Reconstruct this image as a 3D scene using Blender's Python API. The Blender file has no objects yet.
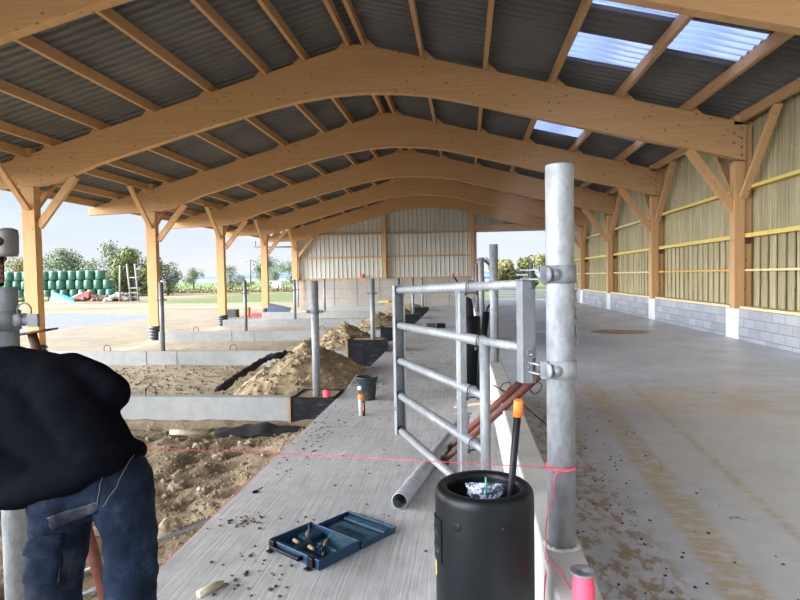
import bpy, bmesh, math, random
from mathutils import Vector, Matrix, noise
from mathutils.bvhtree import BVHTree
random.seed(7)
V = Vector
sc = bpy.context.scene
col = sc.collection

# ------------------------------------------------------------------ camera
TH, RO, F, H = math.radians(6.18), .017, 600.0, 1.53
PT = math.atan((300 - 277.1) / F)
fw = V((-math.sin(TH)*math.cos(PT), math.cos(TH)*math.cos(PT), -math.sin(PT)))
r0 = V((math.cos(TH), math.sin(TH), 0)); u0 = r0.cross(fw)
rr = r0*math.cos(RO) - u0*math.sin(RO); uu = u0*math.cos(RO) + r0*math.sin(RO)
cd = bpy.data.cameras.new('camera'); cam = bpy.data.objects.new('camera', cd); col.objects.link(cam)
m = Matrix((rr, uu, -fw)).transposed().to_4x4(); m.translation = V((0, 0, H)); cam.matrix_world = m
cd.sensor_width = 36; cd.lens = 27; cd.clip_end = 6000; cd.clip_start = .05
sc.camera = cam

# ------------------------------------------------------------------ light
sc.view_settings.view_transform = 'Standard'; sc.view_settings.look = 'None'
sc.view_settings.gamma = 1; sc.view_settings.exposure = 0.32
w = bpy.data.worlds.new('World'); sc.world = w; w.use_nodes = True
nt = w.node_tree; nt.nodes.clear()
def wn(t, **k):
    n = nt.nodes.new(t)
    for a, b in k.items(): setattr(n, a, b)
    return n
def wl(a, b): nt.links.new(a, b)
tc = wn('ShaderNodeTexCoord'); sep = wn('ShaderNodeSeparateXYZ'); wl(tc.outputs['Generated'], sep.inputs[0])
rmp = wn('ShaderNodeValToRGB'); wl(sep.outputs[2], rmp.inputs[0])          # clear sky by elevation
e = rmp.color_ramp.elements
e[0].position = 0; e[0].color = (.98, 1.0, 1.02, 1); e[1].position = .6; e[1].color = (.30, .50, .95, 1)
x = e.new(.12); x.color = (.74, .88, 1.05, 1); x = e.new(.3); x.color = (.42, .60, .95, 1)
mp = wn('ShaderNodeMapping'); mp.inputs['Scale'].default_value = (1.3, 1.3, 7.5); wl(tc.outputs['Generated'], mp.inputs[0])
nz = wn('ShaderNodeTexNoise'); nz.inputs['Scale'].default_value = 1.7; nz.inputs['Detail'].default_value = 6
nz.inputs['Roughness'].default_value = .55; wl(mp.outputs[0], nz.inputs['Vector'])
cr = wn('ShaderNodeValToRGB'); wl(nz.outputs[0], cr.inputs[0]); cr.color_ramp.elements[0].position = .42; cr.color_ramp.elements[1].position = .62
n2 = wn('ShaderNodeTexNoise'); n2.inputs['Scale'].default_value = 3.2; n2.inputs['Detail'].default_value = 4; wl(mp.outputs[0], n2.inputs['Vector'])
cc = wn('ShaderNodeValToRGB'); wl(n2.outputs[0], cc.inputs[0])
cc.color_ramp.elements[0].position = .38; cc.color_ramp.elements[0].color = (.82, .89, 1.02, 1)
cc.color_ramp.elements[1].position = .6; cc.color_ramp.elements[1].color = (1.0, 1.02, 1.05, 1)
mx = wn('ShaderNodeMixRGB'); wl(cr.outputs[0], mx.inputs[0]); wl(rmp.outputs[0], mx.inputs[1]); wl(cc.outputs[0], mx.inputs[2])
# cloud cover is brighter overhead and around the veiled sun (behind the camera, to the left)
br = wn('ShaderNodeMapRange'); br.inputs[1].default_value = .38; br.inputs[2].default_value = .8; br.inputs[3].default_value = 1; br.inputs[4].default_value = 2.2; wl(sep.outputs[2], br.inputs[0])
dt = wn('ShaderNodeVectorMath', operation='DOT_PRODUCT'); dt.inputs[1].default_value = V((-.95, -.24, .20)).normalized(); wl(tc.outputs['Generated'], dt.inputs[0])
gl = wn('ShaderNodeMapRange', interpolation_type='SMOOTHSTEP'); gl.inputs[1].default_value = .48; gl.inputs[2].default_value = 1; gl.inputs[3].default_value = 0; gl.inputs[4].default_value = 29; wl(dt.outputs['Value'], gl.inputs[0])
ad = wn('ShaderNodeVectorMath', operation='SCALE'); wl(mx.outputs[0], ad.inputs[0]); wl(br.outputs[0], ad.inputs['Scale'])
gw_ = wn('ShaderNodeVectorMath', operation='SCALE'); gw_.inputs[0].default_value = (.78, .80, .83); wl(gl.outputs[0], gw_.inputs['Scale'])
ad2 = wn('ShaderNodeVectorMath', operation='ADD'); wl(ad.outputs[0], ad2.inputs[0]); wl(gw_.outputs[0], ad2.inputs[1])
bg = wn('ShaderNodeBackground'); wl(ad2.outputs[0], bg.inputs[0]); bg.inputs[1].default_value = .78
wo = wn('ShaderNodeOutputWorld'); wl(bg.outputs[0], wo.inputs[0])

# ------------------------------------------------------------------ materials
class Mt:
    def __init__(s, name, rough=.7, metal=0, spec=.5):
        s.m = bpy.data.materials.new(name); s.m.use_nodes = True; s.t = s.m.node_tree
        s.b = s.t.nodes['Principled BSDF']; s.b.inputs['Roughness'].default_value = rough
        s.b.inputs['Metallic'].default_value = metal; s.b.inputs['Specular IOR Level'].default_value = spec
        s.tc = s.n('ShaderNodeTexCoord')
    def n(s, t, **k):
        x = s.t.nodes.new(t)
        for a, b in k.items(): setattr(x, a, b)
        return x
    def l(s, a, b): s.t.links.new(a, b)
    def map(s, scale=(1, 1, 1), rot=(0, 0, 0), geo=False):
        x = s.n('ShaderNodeMapping'); x.inputs['Scale'].default_value = scale; x.inputs['Rotation'].default_value = rot
        if geo:
            g = s.n('ShaderNodeNewGeometry'); s.l(g.outputs['Position'], x.inputs[0])
        else: s.l(s.tc.outputs['Object'], x.inputs[0])
        return x.outputs[0]
    def noise(s, vec, scale, detail=4, rough=.55, dist=0):
        x = s.n('ShaderNodeTexNoise'); x.inputs['Scale'].default_value = scale; x.inputs['Detail'].default_value = detail
        x.inputs['Roughness'].default_value = rough; x.inputs['Distortion'].default_value = dist
        s.l(vec, x.inputs['Vector']); return x.outputs['Fac']
    def vor(s, vec, scale, feat='F1', rnd=1):
        x = s.n('ShaderNodeTexVoronoi', feature=feat); x.inputs['Scale'].default_value = scale
        x.inputs['Randomness'].default_value = rnd; s.l(vec, x.inputs['Vector']); return x
    def ramp(s, fac, *st):
        x = s.n('ShaderNodeValToRGB'); s.l(fac, x.inputs[0]); e = x.color_ramp.elements
        while len(e) < len(st): e.new(.5)
        for i, (p, c) in enumerate(st):
            e[i].position = p; e[i].color = (*c, 1) if hasattr(c, '__len__') else (c, c, c, 1)
        return x.outputs[0]
    def mix(s, f, a, b, mode='MIX'):
        x = s.n('ShaderNodeMixRGB', blend_type=mode)
        for i, q in enumerate((f, a, b)):
            if isinstance(q, (int, float)): x.inputs[i].default_value = q if i == 0 else (q, q, q, 1)
            elif isinstance(q, tuple): x.inputs[i].default_value = (*q, 1)
            else: s.l(q, x.inputs[i])
        return x.outputs[0]
    def math(s, op, a, b=0, c=0):
        x = s.n('ShaderNodeMath', operation=op)
        for i, q in enumerate((a, b, c)):
            if isinstance(q, (int, float)): x.inputs[i].default_value = q
            else: s.l(q, x.inputs[i])
        return x.outputs[0]
    def xyz(s, vec):
        x = s.n('ShaderNodeSeparateXYZ'); s.l(vec, x.inputs[0]); return x.outputs
    def col(s, c):
        if isinstance(c, tuple): s.b.inputs['Base Color'].default_value = (*c, 1)
        else: s.l(c, s.b.inputs['Base Color'])
        return s
    def rgh(s, c): s.l(c, s.b.inputs['Roughness']); return s
    def bump(s, h, st=.3, d=.01):
        x = s.n('ShaderNodeBump'); x.inputs['Strength'].default_value = st; x.inputs['Distance'].default_value = d
        s.l(h, x.inputs['Height']); s.l(x.outputs[0], s.b.inputs['Normal']); return s

def wood(name, base, axis, lam=0.0, dark=.72, knots=1.0, kdark=.35):
    """sawn / glued timber: grain along axis, dark knots, optional lamella lines across z"""
    t = Mt(name, .75, spec=.25)
    sc_ = [14, 14, 14]; sc_[axis] = .8
    v = t.map(tuple(sc_))
    g = t.noise(v, 1.6, 6, .62, .6)
    c = t.ramp(g, (.28, tuple(q*(.5+.5*dark) for q in base)), (.6, base), (.85, tuple(min(1, q*1.07) for q in base)))
    if lam:
        z = t.xyz(t.map((1, 1, 1)))[2]
        ln = t.math('FRACT', t.math('MULTIPLY', z, 1/lam))
        idn = t.math('FLOOR', t.math('MULTIPLY', z, 1/lam))
        wn_ = t.n('ShaderNodeTexWhiteNoise', noise_dimensions='1D'); t.l(idn, wn_.inputs['W'])
        c = t.mix(.55, c, t.ramp(wn_.outputs['Value'], (0, .84), (1, 1.0)), 'MULTIPLY')
        c = t.mix(t.ramp(ln, (0, .4), (.06, 0)), c, tuple(q*.6 for q in base))
    if knots:
        ks = [5, 5, 5]; ks[axis] = 2.6
        d = t.vor(t.map(tuple(ks)), 1.3)
        c = t.mix(t.ramp(d.outputs['Distance'], (.09*knots, .85), (.15*knots, 0)), c, tuple(q*kdark for q in base))
    t.col(c); t.bump(g, .15, .003)
    return t.m

WB = (.56, .33, .155)
M = {}
for i, a in enumerate('xyz'):
    M['glu_'+a] = wood('larch_'+a, WB, i, lam=.045 if a == 'x' else 0)
    M['pur_'+a] = wood('rafter_'+a, (.50, .295, .14), i)
M['glu_d'] = wood('larch_brace', WB, 2)
M['yellow'] = wood('treated_yellow_timber', (.72, .54, .15), 1, knots=.5)
M['pale'] = wood('pale_timber', (.74, .58, .33), 1, knots=.5)
M['orange'] = wood('orange_timber', (.66, .38, .10), 1, knots=.5)
M['lath'] = wood('weathered_lath', (.42, .29, .17), 0, knots=.4)

def m_boards():
    t = Mt('treated_boards', .8, spec=.2)
    p = t.map((1, 1, 1)); y = t.xyz(p)[1]
    q = t.math('MULTIPLY', t.math('ADD', y, 9.8), 1/.355); idn = t.math('FLOOR', q)
    wn_ = t.n('ShaderNodeTexWhiteNoise', noise_dimensions='1D'); t.l(idn, wn_.inputs['W'])
    g = t.noise(t.map((10, 22, .9)), 1.2, 6, .65, .5)
    c = t.ramp(g, (.25, (.20, .17, .10)), (.48, (.38, .33, .21)), (.7, (.58, .52, .36)))
    c = t.mix(.8, c, t.ramp(wn_.outputs['Value'], (0, (.7, .7, .62)), (.5, (1, .97, .86)), (1, (.86, .9, .8))), 'MULTIPLY')
    d = t.vor(t.map((1, 7, 2.4)), 1.2)
    c = t.mix(t.ramp(d.outputs['Distance'], (.05, .9), (.11, 0)), c, (.13, .085, .04))
    t.col(c); t.bump(g, .2, .004); return t.m
M['boards'] = m_boards()

def m_concrete(name, base, groove=0, mud=False, joints=False):
    t = Mt(name, .8, spec=.6 if mud else .3); p = t.map((1, 1, 1), geo=True)
    a = t.noise(p, .55, 6, .6); b = t.noise(p, 7, 5, .6)
    c = t.mix(1, t.ramp(a, (.3, tuple(q*.80 for q in base)), (.7, tuple(min(1, q*1.14) for q in base))), t.ramp(b, (.3, .88), (.7, 1.08)), 'MULTIPLY')
    hgt = b
    if groove:
        v = t.map((1, .02, 1), geo=True); g = t.noise(v, 85, 3, .6)
        c = t.mix(1, c, t.ramp(g, (.35, .80), (.6, 1.10)), 'MULTIPLY')
        hgt = t.math('ADD', t.math('MULTIPLY', g, 1.6), b)
        s = t.vor(p, 1.25); sp = t.math('ADD', s.outputs['Distance'], t.math('MULTIPLY', t.noise(p, 22, 4, .7), .7))
        c = t.mix(t.ramp(sp, (.40, .75), (.46, 0)), c, (.17, .135, .09))
    if mud:
        X, Y, Z_ = t.xyz(p)
        def band(v, lo, hi, f): 
            r1 = t.n('ShaderNodeMapRange', interpolation_type='SMOOTHSTEP'); t.l(v, r1.inputs[0]); r1.inputs[1].default_value = lo; r1.inputs[2].default_value = lo+f
            r2 = t.n('ShaderNodeMapRange', interpolation_type='SMOOTHSTEP'); t.l(v, r2.inputs[0]); r2.inputs[1].default_value = hi; r2.inputs[2].default_value = hi-f
            return t.math('MULTIPLY', r1.outputs[0], r2.outputs[0])
        wob = t.noise(p, .6, 3, .5)
        # pale sandy film on the near part of the floor
        Yw = t.math('ADD', Y, t.math('MULTIPLY', wob, 2.2))
        film = t.math('MULTIPLY', band(Yw, -2, 9.6, .7), t.ramp(t.noise(p, 1.1, 6, .65), (.36, .05), (.62, .6)))
        c = t.mix(t.math('MULTIPLY', film, band(X, .9, 9, .8)), c, (.54, .52, .48))
        farf = t.math('MULTIPLY', t.math('MULTIPLY', band(X, 4.6, 7, 1.3), t.ramp(t.noise(t.map((1, .25, 1), geo=True), 1.2, 5, .6), (.45, 0), (.62, .6))), 1)
        c = t.mix(farf, c, (.50, .43, .31))
        # damp blue-grey patches
        c = t.mix(t.ramp(t.noise(t.map((1, 1.7, 1), geo=True), .8, 5, .6), (.5, 0), (.66, .5)), c, (.44, .48, .55))
        # tyre tracks
        Xw = t.math('ADD', X, t.math('MULTIPLY', Y, -.072))
        lug = t.ramp(t.noise(t.map((2.2, 5, 1), geo=True), 3.2, 5, .7), (.40, 0), (.55, .85))
        for lo, hi in ((.93, 1.25), (1.55, 1.70), (.55, .68)):
            bm_ = t.math('MULTIPLY', band(Xw, lo, hi, .09), lug)
            c = t.mix(t.math('MULTIPLY', bm_, band(Y, 0, 9.2, 1.2)), c, (.46, .36, .21))
        # clods beside the low wall
        sm = t.math('MULTIPLY', t.math('MULTIPLY', band(X, .38, 1.15, .2), band(Y, .5, 8.0, 1.5)), t.ramp(t.noise(t.map((1.5, .9, 1), (0, 0, .5), geo=True), 7.5, 7, .72, .25), (.50, 0), (.55, .9)))
        c = t.mix(sm, c, (.30, .22, .12))
        tr = t.math('MULTIPLY', t.math('MULTIPLY', band(X, .4, 4.6, .8), band(Y, 6.3, 8.6, .8)), t.ramp(t.noise(t.map((.6, 2, 1), geo=True), 2.4, 6, .65), (.42, 0), (.6, .7)))
        c = t.mix(tr, c, (.54, .43, .28))
        sv = t.vor(p, 1.6); spt = t.math('ADD', sv.outputs['Distance'], t.math('MULTIPLY', t.noise(p, 18, 4, .7), .5))
        c = t.mix(t.ramp(spt, (.27, .8), (.31, 0)), c, (.13, .11, .08))
        # brown puddle of silt
        px = t.math('DIVIDE', t.math('SUBTRACT', X, 4.0), .85); py = t.math('DIVIDE', t.math('SUBTRACT', Y, 16.2), .75)
        rd = t.math('ADD', t.math('ADD', t.math('MULTIPLY', px, px), t.math('MULTIPLY', py, py)), t.math('MULTIPLY', t.noise(p, 2, 4), .8))
        pm = t.ramp(rd, (.0, 1), (.98, 1), (1, 0)); pm = t.ramp(t.math('MULTIPLY', rd, .5), (.50, 1), (.60, 0))
        c = t.mix(pm, c, (.23, .15, .065))
        # saw-cut joints
        for yy in (8.75, 14.6, 20.6, 26.6):
            c = t.mix(t.math('MULTIPLY', band(Y, yy-.012, yy+.012, .008), .6), c, (.12, .12, .12))
        t.rgh(t.ramp(t.noise(p, 1.3, 5), (.35, .28), (.65, .5)))
    t.col(c); t.bump(hgt, .25, .006); return t.m
M['aisle'] = m_concrete('brushed_concrete', (.53, .525, .52), groove=1)
M['slab'] = m_concrete('floated_concrete', (.575, .615, .675), mud=True)
M['conc'] = m_concrete('cast_concrete', (.56, .555, .54))
M['conc_gb'] = m_concrete('ground_beam_concrete', (.38, .385, .385))
M['conc_old'] = m_concrete('panel_concrete', (.36, .335, .30))
M['render'] = m_concrete('white_rendered_concrete', (.66, .67, .69))

def m_blocks():
    t = Mt('concrete_blocks', .9, spec=.2)
    X, Y, Z_ = t.xyz(t.map((1, 1, 1), geo=True))
    cmb = t.n('ShaderNodeCombineXYZ'); t.l(Y, cmb.inputs[0]); t.l(t.math('ADD', Z_, -.085), cmb.inputs[1])
    b = t.n('ShaderNodeTexBrick'); t.l(cmb.outputs[0], b.inputs['Vector'])
    b.inputs['Color1'].default_value = (.36, .38, .42, 1); b.inputs['Color2'].default_value = (.27, .285, .32, 1)
    b.inputs['Mortar'].default_value = (.19, .20, .22, 1); b.inputs['Scale'].default_value = 1; b.inputs['Mortar Size'].default_value = .009
    b.inputs['Mortar Smooth'].default_value = .2; b.inputs['Bias'].default_value = 0; b.inputs['Brick Width'].default_value = .5; b.inputs['Row Height'].default_value = .2
    n = t.noise(t.map((1, 1, 1)), 30, 4)
    c = t.mix(1, b.outputs['Color'], t.ramp(n, (.3, .85), (.7, 1.12)), 'MULTIPLY')
    c = t.mix(t.ramp(t.noise(t.map((1, 1, 1), geo=True), 1.1, 3), (.52, 0), (.66, .3)), c, (.44, .42, .34))
    t.col(c); t.bump(t.math('SUBTRACT', 1, b.outputs['Fac']), .7, .01); return t.m
M['blocks'] = m_blocks()

def m_galv(name='galvanised_steel', base=(.30, .32, .34), rough=.55, metal=.35):
    t = Mt(name, rough, metal); v = t.map((1, 1, .5))
    n = t.noise(v, 26, 5, .7); d = t.vor(v, 60)
    c = t.mix(1, t.ramp(n, (.32, tuple(q*.66 for q in base)), (.68, tuple(q*1.10 for q in base))), t.ramp(d.outputs['Distance'], (0, .9), (.7, 1.06)), 'MULTIPLY')
    c = t.mix(t.ramp(t.noise(t.map((1, 1, .12)), 9, 4), (.5, 0), (.75, .35)), c, (.42, .43, .44))
    t.col(c); t.rgh(t.ramp(n, (.3, rough-.12), (.7, rough+.15))); t.bump(n, .12, .002); return t.m
M['galv'] = m_galv(); M['galv_dk'] = m_galv('dull_galvanised_steel', (.19, .20, .215), .6, .3)

def simple(name, c, rough=.6, metal=0, var=.2, scale=20, bump=.1, spec=.5):
    t = Mt(name, rough, metal, spec); n = t.noise(t.map((1, 1, 1)), scale, 5, .6)
    t.col(t.ramp(n, (.3, tuple(q*(1-var) for q in c)), (.7, tuple(min(1, q*(1+var)) for q in c))))
    if bump: t.bump(n, bump, .004)
    return t.m
M['rust'] = simple('red_oxide_paint', (.12, .034, .022), .65, 0, .4, 25)
M['rusty'] = simple('rusty_iron', (.085, .042, .026), .8, .2, .5, 40)
M['blackpl'] = simple('black_polyethylene', (.005, .006, .008), .42, 0, .3, 12, .03, .22)
M['blackfab'] = simple('black_geotextile', (.012, .012, .014), .85, 0, .4, 30, .3)
M['orange_pl'] = simple('orange_plastic', (.85, .20, .03), .5, 0, .1)
M['pink'] = simple('fluorescent_pink_twine', (.95, .09, .16), .7, 0, .15, 90, .4)
M['white'] = simple('white_plastic', (.75, .76, .78), .5, 0, .1)
M['blue_case'] = simple('petrol_blue_plastic', (.004, .036, .085), .5, 0, .25, 15, .05)
M['blue_in'] = simple('dusty_blue_plastic', (.028, .085, .125), .7, 0, .4, 25, .05)
M['steel'] = simple('bright_steel', (.6, .6, .6), .3, .9, .1)
M['brass'] = simple('beige_wood_handle', (.24, .17, .085), .6)
M['bucket'] = simple('dark_grey_rubber', (.035, .042, .05), .6, 0, .5, 18)
M['greenp'] = simple('green_wire', (.02, .35, .15), .4)
M['yellowp'] = simple('yellow_sticker', (.8, .62, .04), .5)
M['ribbed'] = simple('ribbed_drain_pipe', (.035, .04, .055), .5, 0, .3, 10)
M['bale'] = simple('green_bale_wrap', (.04, .135, .085), .3, 0, .25, 3, .3)
M['teal'] = simple('teal_sheet', (.03, .42, .38), .4, 0, .1)
M['redp'] = simple('faded_red_paint', (.55, .06, .06), .5, 0, .3)
M['bark'] = simple('bark', (.12, .09, .06), .9, 0, .3)
M['bluesheet'] = simple('slate_blue_panel', (.09, .11, .16), .5, 0, .2)
M['beigewall'] = simple('ochre_timber_cladding', (.55, .36, .16), .8, 0, .15, 2)
M['skin'] = simple('skin', (.28, .11, .075), .55, 0, .12, 30)
M['jacket'] = simple('black_sweatshirt', (.0035, .0042, .0065), 1, 0, .35, 120, .3, spec=.03)
M['boot'] = simple('work_boot_leather', (.06, .04, .025), .7)
M['toolgrey'] = simple('grey_brown_tool_body', (.115, .105, .10), .6, 0, .2)
M['oldwood'] = simple('grey_driftwood', (.30, .28, .25), .9, 0, .25, 8)
M['hessian'] = simple('sandy_pipe', (.42, .37, .28), .9, 0, .2)
M['brownjumble'] = simple('red_brown_rubble', (.20, .12, .09), .9, 0, .6, 2.2, .5)
M['stitch'] = simple('tan_stitching', (.14, .11, .08), .8)

def m_denim():
    t = Mt('dark_denim', .9, spec=.15); p = t.map((1, 1, 1))
    n = t.noise(p, 9, 6, .65); f = t.noise(p, 220, 2)
    c = t.ramp(n, (.42, (.004, .008, .020)), (.60, (.010, .020, .043)), (.80, (.045, .068, .11)))
    c = t.mix(1, c, t.ramp(f, (.3, .8), (.7, 1.2)), 'MULTIPLY')
    c = t.mix(t.ramp(t.noise(p, 5, 4), (.58, 0), (.7, .4)), c, (.06, .06, .065))
    t.col(c); t.bump(t.math('ADD', n, f), .35, .006); return t.m
M['denim'] = m_denim()
def m_denimdk():
    t = Mt('black_denim', .9, spec=.15); p = t.map((1, 1, 1)); n = t.noise(p, 14, 5)
    t.col(t.ramp(n, (.35, (.012, .014, .02)), (.7, (.055, .06, .075)))); return t.m
M['denim_dk'] = m_denimdk()

def m_sheet():
    t = Mt('dark_fibre_cement', .9, spec=.2); p = t.map((1, 1, 1), geo=True)
    n = t.noise(p, .7, 5, .6); f = t.noise(t.map((.3, 6, 1), geo=True), 2.5, 5)
    c = t.ramp(n, (.3, (.11, .108, .106)), (.7, (.16, .156, .152)))
    t.col(c); return t.m
M['sheet'] = m_sheet()
def m_sky():
    t = Mt('translucent_polyester_sheet', .35); p = t.map((1, 1, 1), geo=True)
    tr = t.n('ShaderNodeBsdfTranslucent'); tp = t.n('ShaderNodeBsdfTransparent'); mx_ = t.n('ShaderNodeMixShader')
    tr.inputs[0].default_value = (.55, .62, .80, 1); tp.inputs[0].default_value = (.50, .56, .74, 1)
    mx_.inputs[0].default_value = .55; t.l(tp.outputs[0], mx_.inputs[1]); t.l(tr.outputs[0], mx_.inputs[2])
    t.l(mx_.outputs[0], t.t.nodes['Material Output'].inputs[0]); return t.m
M['skylight'] = m_sky()
def m_clad():
    t = Mt('white_lacquered_steel_back', .6, spec=.3); n = t.noise(t.map((1, 1, 1), geo=True), .5, 4)
    t.col(t.ramp(n, (.3, (.46, .455, .41)), (.7, (.56, .55, .50)))); return t.m
M['clad'] = m_clad()

def m_ground():
    t = Mt('earth', .95, spec=.15); p = t.map((1, 1, 1), geo=True); X, Y, Z_ = t.xyz(p)
    def sm(v, a, b):
        r = t.n('ShaderNodeMapRange', interpolation_type='SMOOTHSTEP'); t.l(v, r.inputs[0]); r.inputs[1].default_value = a; r.inputs[2].default_value = b; return r.outputs[0]
    f = t.noise(p, 6, 8, .7); g = t.noise(p, 1.1, 6, .6); lo = t.noise(t.map((.35, 1, 1), geo=True), .22, 5, .6)
    pit = t.ramp(f, (.25, (.17, .12, .075)), (.5, (.29, .22, .14)), (.75, (.45, .365, .25)))
    pit = t.mix(1, pit, t.ramp(g, (.35, .72), (.65, 1.12)), 'MULTIPLY')
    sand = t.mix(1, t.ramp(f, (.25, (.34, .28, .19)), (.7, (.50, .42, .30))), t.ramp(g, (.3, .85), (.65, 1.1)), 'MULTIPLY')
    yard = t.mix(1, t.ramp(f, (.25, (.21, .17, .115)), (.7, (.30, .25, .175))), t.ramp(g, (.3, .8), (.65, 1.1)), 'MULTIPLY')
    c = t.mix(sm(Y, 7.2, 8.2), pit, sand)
    c = t.mix(sm(X, -9.6, -11.8), c, yard)  # light difference offset in colour: sand darker outside, brighter under the roof
    # pale grey gravel yard
    gx = t.math('ADD', X, t.math('MULTIPLY', g, 2.0)); gy = t.math('ADD', t.math('ADD', Y, t.math('MULTIPLY', X, .5)), t.math('MULTIPLY', g, 3))
    gm = t.math('MULTIPLY', sm(gx, -16.6, -17.4), sm(gy, 27.2, 26.2))
    gv = t.ramp(t.noise(p, 5, 5, .8), (.3, (.13, .135, .14)), (.7, (.25, .255, .26)))
    c = t.mix(gm, c, gv)
    rough = t.ramp(lo, (.38, (.19, .135, .08)), (.52, (.28, .22, .135)), (.66, (.36, .295, .19)))
    Yw = t.math('ADD', Y, t.math('MULTIPLY', g, 5))
    c = t.mix(t.math('MULTIPLY', sm(Yw, 40, 44), t.math('SUBTRACT', 1, gm)), c, rough)
    gra = t.ramp(t.noise(t.map((.5, 1, 1), geo=True), 1.4, 6, .7), (.3, (.09, .115, .04)), (.6, (.15, .18, .07)), (.8, (.24, .22, .12)))
    gmask = t.math('MULTIPLY', sm(t.math('ADD', X, t.math('MULTIPLY', g, 6)), -34, -24), sm(Yw, 53, 58))
    c = t.mix(gmask, c, gra)
    soil = t.ramp(lo, (.4, (.19, .13, .08)), (.6, (.27, .20, .12)))
    c = t.mix(t.math('MULTIPLY', sm(Yw, 84, 92), sm(X, 0, -6)), c, soil)
    c = t.mix(sm(Yw, 128, 140), c, t.ramp(lo, (.4, (.12, .19, .065)), (.65, (.19, .24, .10))))
    c = t.mix(sm(Yw, 330, 380), c, (.36, .29, .19))
    t.col(c); t.bump(t.math('ADD', f, t.noise(p, 30, 4)), .5, .03); return t.m
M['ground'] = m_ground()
def m_dirt():
    t = Mt('dug_earth', .95, spec=.12); p = t.map((1, 1, 1), geo=True); f = t.noise(p, 9, 7, .7); g = t.noise(p, 2, 4)
    c = t.ramp(f, (.28, (.24, .17, .10)), (.5, (.43, .33, .20)), (.72, (.64, .53, .35)))
    t.col(t.mix(1, c, t.ramp(g, (.3, .75), (.7, 1.1)), 'MULTIPLY')); t.bump(f, .6, .02); return t.m
M['dirt'] = m_dirt()
def m_rock():
    t = Mt('limestone', .9, spec=.2); p = t.map((1, 1, 1), geo=True); f = t.noise(p, 12, 6, .65)
    t.col(t.ramp(f, (.3, (.22, .17, .11)), (.55, (.32, .26, .175)), (.75, (.45, .38, .28)))); t.bump(f, .4, .01); return t.m
M['rock'] = m_rock()
def m_leaf(name, a, b):
    t = Mt(name, .7, spec=.2); oi = t.noise(t.map((1, 1, 1), geo=True), .9, 4)
    t.col(t.ramp(oi, (.3, a), (.7, b))); 
    try: t.b.inputs['Subsurface Weight'].default_value = 0
    except Exception: pass
    return t.m
M['leaf_d'] = m_leaf('olive_foliage', (.08, .11, .035), (.19, .21, .07))
M['leaf_g'] = m_leaf('grey_green_foliage', (.13, .17, .09), (.25, .29, .17))
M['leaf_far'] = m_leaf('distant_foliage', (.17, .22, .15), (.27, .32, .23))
M['leaf_a'] = m_leaf('autumn_foliage', (.15, .17, .06), (.33, .27, .12))
M['hill'] = simple('hazy_blue_hillside', (.10, .155, .25), 1, 0, .06, .002, 0)  # aerial haze put into the base colour

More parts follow.
